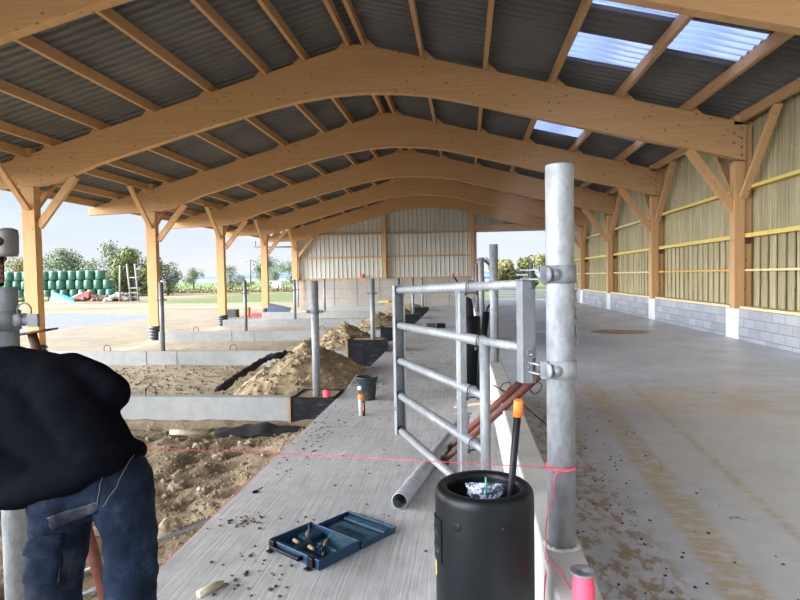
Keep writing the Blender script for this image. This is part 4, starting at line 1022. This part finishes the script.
tag(MB().b2((-4.3, 32.0, .0), (-3.75, 32.15, .16)).build('terracotta_block', 'orange', bevel=.01), 'small brown block on the farthest ground beam', 'block')

# stones in the near pit
rn = random.Random(11)
protos = []
for i in range(5):
    mb = MB().ball((0, 0, 0), (1, .85, .62), 9, .28, i+20)
    for k_ in range(len(mb.sm)): mb.sm[k_] = False
    o = mb.build('stone', 'rock', org=(0, 0, 0)); protos.append(o)
spots = [(-2.02, 4.45, .075), (-2.12, 4.05, .07), (-2.6, 5.1, .09), (-2.3, 4.95, .065), (-2.55, 5.9, .07), (-3.1, 5.0, .08), (-3.45, 4.7, .075), (-2.75, 4.4, .055), (-3.0, 6.4, .10), (-2.2, 5.7, .05), (-2.8, 6.0, .055), (-2.4, 6.4, .06), (-3.3, 5.6, .06), (-2.1, 3.6, .055), (-2.45, 3.9, .05), (-2.0, 5.2, .05)]
tries = 0
while len(spots) < 190 and tries < 9000:
    tries += 1
    x, y = rn.uniform(-4.6, -1.75), rn.uniform(2.9, 7.3); r_ = rn.choice([.018, .022, .026, .03, .036, .045])
    if all(math.hypot(x-a, y-b) > (r_+c)*1.0 for a, b, c in spots): spots.append((x, y, r_))
for i, (x, y, r_) in enumerate(spots):
    o = protos[i] if i < 5 else protos[i % 5].copy()
    if i >= 5: col.objects.link(o)
    o.location = (x, y, hgt(x, y)+r_*.22); o.scale = (r_, r_, r_); o.rotation_euler = (0, 0, rn.uniform(0, 6))
    tag(o, 'pale stone lying in the churned dirt between the worker and the aisle', 'stone', 'stones in the near dirt')
gr = MB()
for i in range(2600):
    x, y = -1.72-abs(rn.gauss(0, 1.3)), rn.uniform(2.4, 7.35); q = rn.uniform(.006, .016)
    gr.ball((x, y, hgt(x, y)+q*.2), (q, q*rn.uniform(.7, 1.3), q*.75), 3)
for i in range(1500):
    x, y = rn.uniform(-8.5, -1.75), rn.uniform(8.0, 12.2); q = rn.uniform(.01, .028)*(1 if rn.random() < .8 else 1.6)
    gr.ball((x, y, hgt(x, y)+q*.2), (q, q*rn.uniform(.7, 1.3), q*.75), 3)
gr.sm = [False]*len(gr.sm)
tag(gr.build('gravel', 'rock', fix=False), 'loose gravel and clods strewn over the dug earth', 'gravel', kind='stuff')
for q in (((-2.6, 3.05, -.20), (-1.95, 3.55, -.24)), ((-2.35, 2.95, -.23), (-1.8, 3.25, -.2))):
    pass
tag(MB().tube([(-2.5, 3.35, -.30), (-1.75, 3.95, -.12)], .014, 8).build('metal_rod', 'galv'), 'thin metal rod in the dirt seen between the legs of the worker, farther one', 'rod', 'metal rods in the dirt')
tag(MB().tube([(-2.3, 3.0, -.25), (-1.72, 3.45, -.16)], .014, 8).build('metal_rod', 'galv'), 'thin metal rod in the dirt at the bottom edge, nearer one behind the worker', 'rod', 'metal rods in the dirt')

# things lying by the fourth timber post
pal = empty('tool_pallet', (-11.4, 30.2, -.54), 'low pallet with dark gear in front of the fourth timber post', 'pallet')
pb_ = MB()
for i in range(6): pb_.b2((-12.3+i*.36, 29.7, -.42), (-12.02+i*.36, 30.7, -.40))
for y in (29.75, 30.2, 30.6): pb_.b2((-12.3, y, -.54), (-10.2, y+.1, -.42))
pb_.build('pallet_boards', 'oldwood', pal)
tag(MB().b2((-12.25, 29.8, -.40), (-11.75, 30.3, .0)).build('tool_box', 'bucket', bevel=.02), 'dark tool box on the left end of the low pallet', 'tool box')
tag(MB().b2((-11.35, 29.9, -.40), (-11.1, 30.2, .10)).build('jerry_can', 'orange_pl', bevel=.03), 'small orange can standing on the low pallet', 'can')
tag(MB().b2((-10.95, 29.8, -.40), (-10.35, 30.4, -.20)).build('tool_box', 'redp', bevel=.02), 'flat reddish box on the right end of the low pallet', 'tool box')
tag(MB().bar((-9.55, 29.4, -.52), (-9.40, 29.9, .18), 1.15, .04, (0, 1, 0)).build('corrugated_sheet', 'bluesheet'), 'blue-grey sheet leaning behind the fifth ground beam', 'sheet')
for i, (x, lb) in enumerate(((-4.9, 'leftmost thin steel stanchion against the far wall'),)):
    steel_pole(x, 32.1, -.02, 1.45, .04, lb, 'thin stanchions at the far end')
steel_pole(-9.1, 32.1, -.02, 1.46, .045, 'thin steel stanchion in front of the left part of the far wall', 'thin stanchions at the far end')

# ================================================================== OUTSIDE
# bale stack: three rows of wrapped round bales
bmz = MB()
bl0 = MB(); 
prof = [(0, 0), (.45, .01), (.56, .06), (.60, .18), (.61, .6), (.60, 1.02), (.56, 1.14), (.45, 1.19), (0, 1.20)]
bl0.lathe((0, 0, 0), prof, 18)
for q in bl0.v:
    n_ = noise.noise(q*2.2)*.03; q.x *= 1+n_; q.y *= 1+n_
b0 = bl0.build('wrapped_bale', 'bale', org=(0, 0, 0)); first = True
for row, (xr, cnt) in enumerate(((-44.2, 16), (-44.6, 16), (-45.6, 15))):
    for i in range(cnt):
        o = b0 if first else b0.copy()
        if not first: col.objects.link(o)
        first = False
        o.location = (xr-.6-i*1.24, 72+.1*math.sin(i*2+row), -.56+.03+row*1.19); o.rotation_euler = (0, 0, i*1.3+row); o.scale = (1.02, 1.02, 1)
        rn_ = ['bottom', 'middle', 'top'][row]
        pos = 'right end' if i == 0 else 'left of the timber post' if i > 8 else '%s from the right end' % (ORD[i] if i < 8 else 'ninth')
        if i > 8: tag(o, 'green wrapped round bale in the %s row of the stack, left of the timber post' % rn_, 'bale', 'green bales left of the post, %s row' % rn_)
        else: tag(o, 'green wrapped round bale in the %s row of the stack, %s' % (rn_, pos if i else 'at its right end'), 'bale', 'green wrapped bales')
# rubble and junk before the bales
def heap(cx_, cy_, rx, ry, h, mat, name, lb, cat, seed, kind=None):
    mb = MB(); rn_ = random.Random(seed)
    for i in range(70):
        u, v_ = rn_.uniform(-1, 1), rn_.uniform(-1, 1); hh = h*max(.1, (1-u*u)*(1-.5*v_*v_))*rn_.uniform(.4, 1)
        s = rn_.uniform(.2, .45); mb.ball((cx_+u*rx, cy_+v_*ry, -.5+hh*.6), (s, s, s*.6), 4, .3, i)
    mb.sm = [False]*len(mb.sm)
    return tag(mb.build(name, mat), lb, cat, kind=kind)
heap(-40.4, 62.2, 3.2, .9, 1.0, 'brownjumble', 'rubble_heap', 'long low heap of brownish rubble in front of the bales', 'rubble', 3, 'stuff')
heap(-48, 64, 4.0, 1.0, .55, 'leaf_a', 'weed_patch', 'dry weeds in front of the left end of the bale stack', 'weeds', 5, 'stuff')
def hull(name, pts, mat, lb, cat):
    bm = bmesh.new()
    for p in pts: bm.verts.new(p)
    bmesh.ops.convex_hull(bm, input=bm.verts); me = bpy.data.meshes.new(name); bm.to_mesh(me); bm.free(); me.materials.append(M[mat])
    o = bpy.data.objects.new(name, me); col.objects.link(o); return tag(o, lb, cat)
hull('teal_tarpaulin', [(-45.2, 61, -.56), (-42.0, 60.6, -.56), (-42.3, 61.5, -.56), (-45, 62, -.5), (-44.8, 61.2, .55), (-43.2, 61.2, .1), (-42.2, 61, -.3)], 'teal', 'low teal tarpaulin just right of the nearest timber post', 'tarpaulin')
hull('teal_tarpaulin', [(-47.6, 61, -.56), (-46.6, 60.6, -.56), (-46.6, 61.5, -.56), (-47.4, 62, -.5), (-47.5, 61.2, .45), (-46.8, 61.2, .4)], 'teal', 'small teal tarpaulin just left of the nearest timber post', 'tarpaulin')
rt = empty('red_machine', (-41.5, 61.3, -.56), 'small red and white farm implement between the teal tarpaulin and the rubble heap', 'implement')
MB().prism([(-42.4, -.1), (-41.0, .55), (-40.5, .5), (-40.6, -.2), (-41.6, -.3)], 1, 61.0, 61.5).build('red_hood', 'redp', rt, .02)
MB().prism([(-42.6, -.2), (-42.2, .1), (-41.2, .5), (-41.3, .35)], 1, 60.94, 60.99).build('white_stripe', 'white', rt)
MB().lathe((-41.1, 60.9, -.26), [(.0, 0), (.28, 0), (.28, .14), (0, .14)], 16, (0, 1, 0)).build('wheel', 'bucket', rt)
# wooden frame structure
fr = empty('log_rack', (-35.3, 60, -.56), 'ramshackle pale timber rack with two tall leaning poles', 'rack')
for a, b in (((-35.1, 60, -.56), (-35.45, 60, 3.4)), ((-34.25, 60, -.56), (-34.55, 60, 3.4)), ((-36.5, 60.2, -.56), (-36.33, 60.2, 3.3))):
    MB().tube([a, b], .10, 8).build('pole', 'oldwood', fr)
for z in (.3, .8, 1.9): MB().b2((-35.3, 59.95, z), (-34.2, 60.1, z+.13)).build('crossbar', 'oldwood', fr)
MB().prism([(-35.15, .95), (-35.2, 1.35), (-34.78, 1.8), (-34.38, 1.35), (-34.4, .95)], 1, 60.15, 60.8).build('dark_hood', 'blackfab', fr)
heap(-36.9, 61.2, 1.3, .7, 1.7, 'oldwood', 'branch_pile', 'pile of pale logs and branches left of the leaning poles', 'logs', 9, 'stuff')
# fence line and dry hedge
for i in range(16):
    x = -33+i*1.9; o = MB().tube([(x, 96, -.6), (x+.05, 96, .7)], .06, 6).build('fence_post', 'oldwood')
    tag(o, 'thin weathered fence post at the field edge between the timber posts', 'fence post', 'fence posts at the field edge')
wt = empty('white_sack', (-31.6, 98, -.56), 'white sack hung on a metal rail in the field left of the gable wall', 'sack')
MB().ball((-31.2, 98, .35), (1.0, .4, .75), 8, .25, 3).build('sack_body', 'white', wt)
MB().tube([(-33.6, 98, -.56), (-33.6, 98, 1.1), (-29.8, 98, 1.2), (-29.8, 98, -.56)], .09, 6).build('rail', 'galv_dk', wt)

# trees
def tree(x, y, w_, h_, mat, lb, seed, name='tree', dens=1.0, airy=.0, trunk=True, z0=-.6, cat='tree', grp=None, low=.15, lsz=1.0):
    rn_ = random.Random(seed); r = empty(name, (x, y, z0), lb, cat, grp); mb = MB()
    nb = int(9+airy*10); blobs = []
    for i in range(nb):
        a = rn_.uniform(0, 6.28); q = rn_.uniform(0, .62); zc = rn_.uniform(low+.12, .86)
        sq = math.sin(math.pi*min(1, max(.15, (zc-low*.5)/(1.05-low*.5))))**.6
        blobs.append(V((x+math.cos(a)*q*w_/2*sq, y+math.sin(a)*q*w_/2*sq, z0+zc*h_)))
    blobs.append(V((x, y, z0+h_*.86)))
    br_ = min(w_, h_)*(.26-.08*airy); n = int(1500*dens)
    for i in range(n):
        c = rn_.choice(blobs); d = V((rn_.gauss(0, 1), rn_.gauss(0, 1), rn_.gauss(0, 1))).normalized()
        p = c+d*br_*(rn_.random()**.4)*V((1, 1, .8)).length/1.6
        if p.z < z0+.02: p.z = z0+.05
        if p.z > z0+h_*1.04: continue
        s = h_*.022*lsz*rn_.uniform(.6, 1.4)+.02
        u = V((rn_.gauss(0, 1), rn_.gauss(0, 1), rn_.gauss(0, 1))).normalized(); v_ = u.cross(d).normalized() if abs(u.dot(d)) < .95 else V((1, 0, 0))
        mb.add([p-u*s, p+v_*s*.7, p+u*s, p-v_*s*.7], [(0, 1, 2, 3)])
    mb.build('foliage', mat, r, fix=False)
    if trunk:
        tk = MB().tube([(x, y, z0-.1), (x+.05, y, z0+h_*.3), (x, y, z0+h_*.7)], [w_*.03+.04, w_*.022+.03, .02], 8)
        for b in blobs[:6]: tk.tube([(x, y, z0+h_*.3), lerp((x, y, z0+h_*.3), b, .95)], [w_*.012+.02, .015], 5)
        tk.build('trunk', 'bark', r)
    return r
tree(-80.5, 130, 17, 11.3, 'leaf_g', 'tall airy grey-green tree between the bales and the second timber post', 1, dens=1.8, airy=.8, low=.1)
tree(-48, 82, 12, 6.6, 'leaf_d', 'broad dense olive bush-like tree behind the leaning timber poles', 2, dens=4.2, low=.02, lsz=1.1)
tree(-44.4, 86, 5.0, 4.9, 'leaf_g', 'airy tree right behind the second timber post', 22, dens=1.3, airy=.6, low=.05)
tree(-107, 150, 16, 11, 'leaf_g', 'round grey-green tree above the bale stack, right of the nearest timber post', 3, dens=2.6, low=.1)
tree(-121, 152, 10, 9, 'leaf_a', 'yellowish tree above the bales beside the rounder one', 4, dens=1.8)
tree(-135, 150, 26, 8, 'leaf_a', 'pale yellow-green shrubs above the left end of the bales', 5, dens=2.4, trunk=False, name='shrub', cat='shrub', low=0)
tree(-61, 130, 7, 4.9, 'leaf_g', 'small round tree between the second and third timber posts, left one', 6, dens=1.4, low=.05)
tree(-52.5, 130, 9, 5.3, 'leaf_far', 'small spreading tree just left of the third timber post', 7, dens=1.5, low=.05)
tree(-58, 150, 18, 3.2, 'leaf_d', 'low dark hedge between the second and third timber posts', 8, dens=1.6, trunk=False, name='hedge', cat='hedge', low=0)
tree(-55, 170, 8, 5.5, 'leaf_far', 'small tree in the middle of the gap between third and fourth timber posts', 9, dens=1.2, low=.05)
tree(-68, 200, 18, 10.5, 'leaf_far', 'tall distant tree group just left of the gable wall, left part', 10, dens=2.4, airy=.3, low=0)
tree(-57, 200, 17, 10.0, 'leaf_far', 'tall distant tree group just left of the gable wall, right part', 12, dens=2.4, airy=.3, low=0)
hd_ = [(6.0, 96, 6.5, 4.5, 'leaf_a'), (9.8, 97, 7.5, 4.7, 'leaf_d'), (13.5, 96, 7.5, 5.2, 'leaf_a'), (17.5, 99, 7, 5.2, 'leaf_g'), (22, 98, 8, 4.8, 'leaf_d')]
hl = ['yellow-green hedge bush in the far doorway, left one', 'dark green hedge bush in the middle of the far doorway', 'grey-green hedge tree in the far doorway beside the steel post', 'autumn-coloured hedge bush behind the steel post', 'dark hedge bush to the right beyond the doorway']
for i, (x, y, w_, h_, mt) in enumerate(hd_): tree(x, y, w_, h_, mt, hl[i], 30+i, dens=5, trunk=False, name='hedge_bush', cat='hedge', low=0, lsz=1.5)
# dry scrub strip along the field
sb = MB(); rn_ = random.Random(8)
for i in range(2600):
    x = rn_.uniform(-62, -22); y = 97+rn_.gauss(0, 1.0); z = -.56+abs(rn_.gauss(0, .5)); s = .18
    u = V((rn_.gauss(0, 1), rn_.gauss(0, 1), rn_.gauss(0, 1))).normalized(); v_ = u.orthogonal().normalized(); p = V((x, y, z)); sb.add([p-u*s, p+v_*s*.7, p+u*s, p-v_*s*.7], [(0, 1, 2, 3)])
tag(sb.build('dry_scrub', 'leaf_a', fix=False), 'strip of dry scrub along the far field edge', 'scrub', kind='stuff')
py = empty('power_pylon', (-91.6, 250, 0), 'slim electricity pylon on the horizon between third and fourth timber posts', 'pylon')
pm = MB(); pm.tube([(-91.6, 250, -.3), (-91.6, 250, 10.2)], .35, 6); pm.build('mast', 'galv_dk', py)
MB().tube([(-94.2, 250, 9.2), (-91.6, 250, 10.0), (-89.0, 250, 9.2)], .2, 5).build('crossarm', 'galv_dk', py)
# hills
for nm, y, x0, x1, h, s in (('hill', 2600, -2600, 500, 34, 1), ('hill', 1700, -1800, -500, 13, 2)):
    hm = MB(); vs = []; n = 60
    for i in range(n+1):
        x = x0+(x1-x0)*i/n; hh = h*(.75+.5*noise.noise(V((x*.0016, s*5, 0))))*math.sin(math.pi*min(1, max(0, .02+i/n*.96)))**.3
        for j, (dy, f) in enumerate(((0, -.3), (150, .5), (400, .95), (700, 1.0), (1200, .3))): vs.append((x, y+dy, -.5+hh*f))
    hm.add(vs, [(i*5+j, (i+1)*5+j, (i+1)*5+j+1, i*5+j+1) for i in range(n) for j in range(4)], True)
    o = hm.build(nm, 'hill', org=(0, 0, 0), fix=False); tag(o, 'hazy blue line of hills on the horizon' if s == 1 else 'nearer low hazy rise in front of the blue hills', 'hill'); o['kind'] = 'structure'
# building beyond the doorway
bdg = empty('timber_house', (.5, 82, -.56), 'ochre timber-clad building seen through the far doorway', 'building')
MB().b2((-4, 80, -.56), (2.6, 88, 3.6)).build('wall', 'beigewall', bdg)
MB().prism([(-4.5, 3.6), (3.0, 3.9), (4.4, 2.3), (4.4, 2.1), (2.8, 3.6), (-4.5, 3.4)], 1, 79.5, 88.5).build('roof', 'bluesheet', bdg)
MB().b2((2.35, 79.2, .3), (3.4, 79.35, 1.45)).build('blue_sign', simple('blue_sign', (.03, .16, .55), .4), bdg)
MB().b2((2.65, 79.15, .75), (3.1, 79.19, 1.1)).build('white_mark', 'white', bdg)
for x in (2.3, 3.4): MB().b2((x, 79.35, -.56), (x+.1, 79.45, 2.6)).build('leg', 'galv', bdg)
for i, (x, y, lb) in enumerate(((3.6, 52, 'pile of galvanised bars lying outside the far doorway, left one'), (6.4, 50, 'pile of galvanised bars outside the far doorway, beside the hinge post'))):
    r = MB()
    for k in range(4):
        for j in range(6): r.b2((x-1.5, y+j*.16, -.5+k*.22), (x+1.0+.1*(k % 2), y+j*.16+.12, -.36+k*.22))
    tag(r.build('bar_bundle', 'galv'), lb, 'metal bars', kind=None)

# ================================================================== THE WORKER
def solid(name, chains, mat, parent, vox=.014, smooth=6, disp=0, dscale=8):
    """continuous skin over chains of (point, (rx, ry, rz)) ellipsoids, fused by a voxel remesh"""
    mb = MB()
    for ch in chains:
        for (p, r), (q, s) in zip(ch[:-1], ch[1:]):
            p, q = V(p), V(q); r = V(r) if hasattr(r, '__len__') else V((r, r, r)); s = V(s) if hasattr(s, '__len__') else V((s, s, s))
            n = max(2, int((q-p).length/(min(min(r), min(s))*.35+.002)))
            for i in range(n+1): mb.ball(p.lerp(q, i/n), r.lerp(s, i/n), 9)
    o = mb.build(name, mat, None, org=(0, 0, 0), fix=False)
    m1 = o.modifiers.new('r', 'REMESH'); m1.mode = 'VOXEL'; m1.voxel_size = vox; m1.use_smooth_shade = True
    m2 = o.modifiers.new('s', 'SMOOTH'); m2.iterations = smooth; m2.factor = .6
    dg = bpy.context.evaluated_depsgraph_get(); me = bpy.data.meshes.new_from_object(o.evaluated_get(dg))
    if disp:
        for v in me.vertices:
            c = v.co; f = noise.noise(V((c.x*dscale, c.y*dscale, c.z*dscale*1.8)))+.5*noise.noise(c*dscale*2.7)
            v.co = c+v.normal*disp*f
    o.modifiers.clear(); old = o.data; o.data = me; me.name = name
    for p in me.polygons: p.use_smooth = True
    o.data.materials.clear(); o.data.materials.append(M[mat])
    if parent: o.parent = parent; o.location = -world_loc(parent)
    return o
wk = empty('person', (-1.24, 1.86, 0), 'person in black sweatshirt and dark work jeans bending towards the left pole, back turned', 'person')
body = solid('body', [
    [((-1.235, 1.88, .88), (.13, .09, .09)), ((-1.40, 2.02, 1.06), (.12, .09, .09)), ((-1.75, 2.15, 1.13), (.13, .10, .10)), ((-2.08, 2.24, 1.12), (.12, .10, .10))],
    [((-2.15, 2.28, 1.15), .055), ((-2.27, 2.33, 1.21), .05), ((-2.40, 2.38, 1.26), (.085, .1, .11))],
    [((-1.33, 1.84, .84), .085), ((-1.345, 1.79, .50), .055), ((-1.385, 1.84, .1), .04)], [((-1.14, 1.86, .84), .085), ((-1.095, 1.82, .50), .055), ((-1.12, 1.87, .1), .04)],
    [((-1.52, 2.12, 1.14), .06), ((-1.30, 2.06, 1.12), .04), ((-1.50, 2.28, 1.05), .035), ((-1.72, 2.46, 1.05), .028), ((-1.80, 2.52, 1.06), (.035, .04, .022))],
    [((-2.13, 2.24, 1.14), .06), ((-2.39, 2.35, 1.30), .042), ((-2.24, 2.52, 1.50), .032), ((-2.205, 2.575, 1.585), (.034, .03, .035))],
], 'skin', wk, .011, 3)
# fingers wrapped over the tool grip at the pole top
fg = MB()
for i, zz in enumerate((1.545, 1.568, 1.591, 1.613)):
    fg.tube(curve([(-2.20, 2.545, zz), (-2.165, 2.528, zz+.003), (-2.138, 2.540, zz+.002), (-2.128, 2.566, zz)], 4), [.0125]*4*3+[.010], 10)
fg.tube(curve([(-2.2, 2.6, 1.60), (-2.165, 2.61, 1.635), (-2.14, 2.6, 1.65)], 4), .012, 10)
fg.build('fingers', 'skin', wk)
jk = solid('sweatshirt', [
    [((-1.235, 1.90, .95), (.105, .12, .045)), ((-1.31, 1.95, 1.01), (.12, .12, .08)), ((-1.40, 2.0, 1.085), (.125, .13, .10)), ((-1.513, 2.09, 1.145), (.15, .13, .115)), ((-1.775, 2.16, 1.16), (.15, .14, .125)), ((-2.135, 2.25, 1.12), .14)],
    [((-1.195, 1.875, .94), (.105, .165, .050)), ((-1.30, 1.86, .895), (.15, .17, .055)), ((-1.46, 1.85, .84), (.11, .15, .05))],
    [((-1.33, 1.915, .925), (.16, .12, .08)), ((-1.55, 2.0, 1.02), (.19, .14, .13)), ((-1.85, 2.1, 1.05), .16)],
    [((-1.45, 1.875, .865), (.12, .115, .075)), ((-1.62, 1.9, .88), (.14, .13, .12)), ((-1.85, 1.98, .97), .16)],
    [((-1.50, 2.12, 1.165), .10), ((-1.38, 2.08, 1.155), .086), ((-1.285, 2.05, 1.125), .069), ((-1.42, 2.2, 1.06), .062), ((-1.66, 2.41, 1.05), .048)],
    [((-2.13, 2.24, 1.14), .10), ((-2.39, 2.35, 1.30), .072), ((-2.25, 2.51, 1.485), .046)],
    [((-2.12, 2.26, 1.16), .11), ((-2.25, 2.31, 1.24), .09)],
], 'jacket', wk, .010, 5, .007, 6)
jn = solid('jeans', [
    [((-1.165, 1.87, .88), (.113, .115, .085)), ((-1.31, 1.855, .81), (.12, .12, .085))],
    [((-1.33, 1.83, .83), (.100, .115, .1)), ((-1.345, 1.82, .70), .094), ((-1.345, 1.78, .50), .086), ((-1.365, 1.80, .25), .080), ((-1.39, 1.84, .09), .078)],
    [((-1.145, 1.86, .83), (.098, .115, .1)), ((-1.112, 1.85, .70), .088), ((-1.094, 1.81, .50), .082), ((-1.10, 1.83, .25), .077), ((-1.12, 1.87, .09), .075)],
], 'denim', wk, .009, 5, .007, 12)
# patches and seams laid on the jeans by casting from behind the worker
bv = BVHTree.FromPolygons([v.co.copy() for v in jn.data.vertices], [tuple(p.vertices) for p in jn.data.polygons])
def cast(x, z, dx=0.0):
    h = bv.ray_cast(V((x, .9, z)), V((dx, 1, 0)).normalized()); return h
def patch(name, quad, mat, off=.006, n=12, lb=None):
    a, b, c, d = [V((q[0], q[1], 0)) for q in quad]; vs = []; ok = True
    for j in range(n+1):
        for i in range(n+1):
            p = a.lerp(b, i/n).lerp(d.lerp(c, i/n), j/n); h = cast(p.x, p.y)
            for q_ in (.95, .9, .85, .8):
                if h[0] is None: h = cast(-1.24+(p.x+1.24)*q_, p.y)
            if h[0] is None: return None
            edge = i in (0, n) or j in (0, n); vs.append(h[0]+h[1]*(off if not edge else off*.1))
    mb = MB().add(vs, [(j*(n+1)+i, j*(n+1)+i+1, (j+1)*(n+1)+i+1, (j+1)*(n+1)+i) for j in range(n) for i in range(n)], True)
    o = mb.build(name, mat, jn, fix=False)
    if lb: o['label'] = lb
    return o
def seam(pts, mat='stitch', r=.0012):
    mb = MB(); out = []
    for p, q in zip(pts[:-1], pts[1:]):
        n = 10
        for i in range(n+1):
            h = cast(p[0]+(q[0]-p[0])*i/n, p[1]+(q[1]-p[1])*i/n)
            if h[0] is not None: out.append(h[0]+h[1]*.0105)
    if len(out) > 3: mb.tube(out, r, 5); return mb.build('seam', mat, jn)
def W(px, py, Y_=1.745):                                        # helper giving x,z on the plane just behind the worker
    d = fw+rr*((px-400)/F)-uu*((py-300)/F); k = Y_/d.y; return (d.x*k, H+d.z*k)
patch('back_pocket', [W(51, 522), W(99, 505), W(99, 478), W(53, 488)], 'denim', .007)
patch('pocket_base', [W(53, 528), W(97, 512), W(98, 501), W(52, 513)], 'denim_dk', .012, lb='dark reinforced lower edge of the back pocket')
patch('back_pocket', [W(127, 496), W(149, 487), W(146, 462), W(126, 468)], 'denim', .007)
patch('pocket_base', [W(128, 496), W(150, 487), W(150, 478), W(129, 484)], 'denim_dk', .012, lb='dark reinforced lower edge of the back pocket')
patch('cargo_pocket', [W(32, 578), W(62, 582), W(62, 548), W(34, 548)], 'denim', .018)
patch('cargo_flap', [W(30, 552), W(60, 555), W(63, 534), W(36, 532)], 'denim', .026)
patch('cargo_pocket', [W(144, 528), W(153, 526), W(153, 497), W(144, 497)], 'denim_dk', .014)
seam([W(40, 484), W(75, 472), W(110, 462), W(140, 452)]); seam([W(111, 452), W(114, 470), W(112, 490), W(104, 506)]); seam([W(99, 478), W(99, 505)])
seam([W(53, 490), W(75, 489), W(98, 479)]); seam([W(53, 514), W(75, 510), W(98, 502)]); seam([W(60, 558), W(61, 580)]); seam([W(128, 486), W(149, 478)])
for fx, fy in ((-1.39, 1.85), (-1.12, 1.88)):
    solid('boot', [[((fx, fy-.04, .045), (.05, .055, .04)), ((fx, fy+.14, .035), (.05, .07, .03))], [((fx, fy-.02, .06), (.05, .06, .05)), ((fx, fy-.02, .16), (.055, .06, .05))]], 'boot', wk, .012, 4)
# tool held on top of the pole
tl = empty('cordless_driver', (-2.13, 2.6, 1.63), 'grey-brown power tool held on top of the pole at the left edge', 'tool')
MB().lathe((-2.105, 2.585, 1.655), [(0, 0), (.036, .002), (.041, .02), (.043, .10), (.040, .125), (.02, .133), (0, .133)], 20).build('battery_body', 'toolgrey', tl)
tg = MB().tube([(-2.17, 2.585, 1.735), (-2.11, 2.555, 1.725)], [.03, .022], 12); tg.ball((-2.115, 2.55, 1.725), (.024, .014, .024), 8); tg.build('side_knob', 'blackpl', tl)
MB().tube([(-2.16, 2.59, 1.52), (-2.155, 2.59, 1.74)], [.017, .020], 12).build('grip', 'blackpl', tl)
# inclined red prop behind the worker
pa_, pb2 = V((-1.69, 2.70, -.30)), V((-2.333, 3.009, 1.255))
rp_ = empty('steel_prop', pa_, 'red steel prop with a flat top plate leaning behind the worker, visible between his legs', 'prop')
MB().tube([pa_, lerp(pa_, pb2, .72)], .030, 16).build('outer_tube', 'rust', rp_)
MB().tube([lerp(pa_, pb2, .7), pb2], .024, 14).build('inner_tube', 'rusty', rp_)
MB().box(pb2+V((.01, 0, .01)), (.20, .12, .010), Matrix.Rotation(math.radians(-9), 3, 'Y')).build('head_plate', 'rusty', rp_)
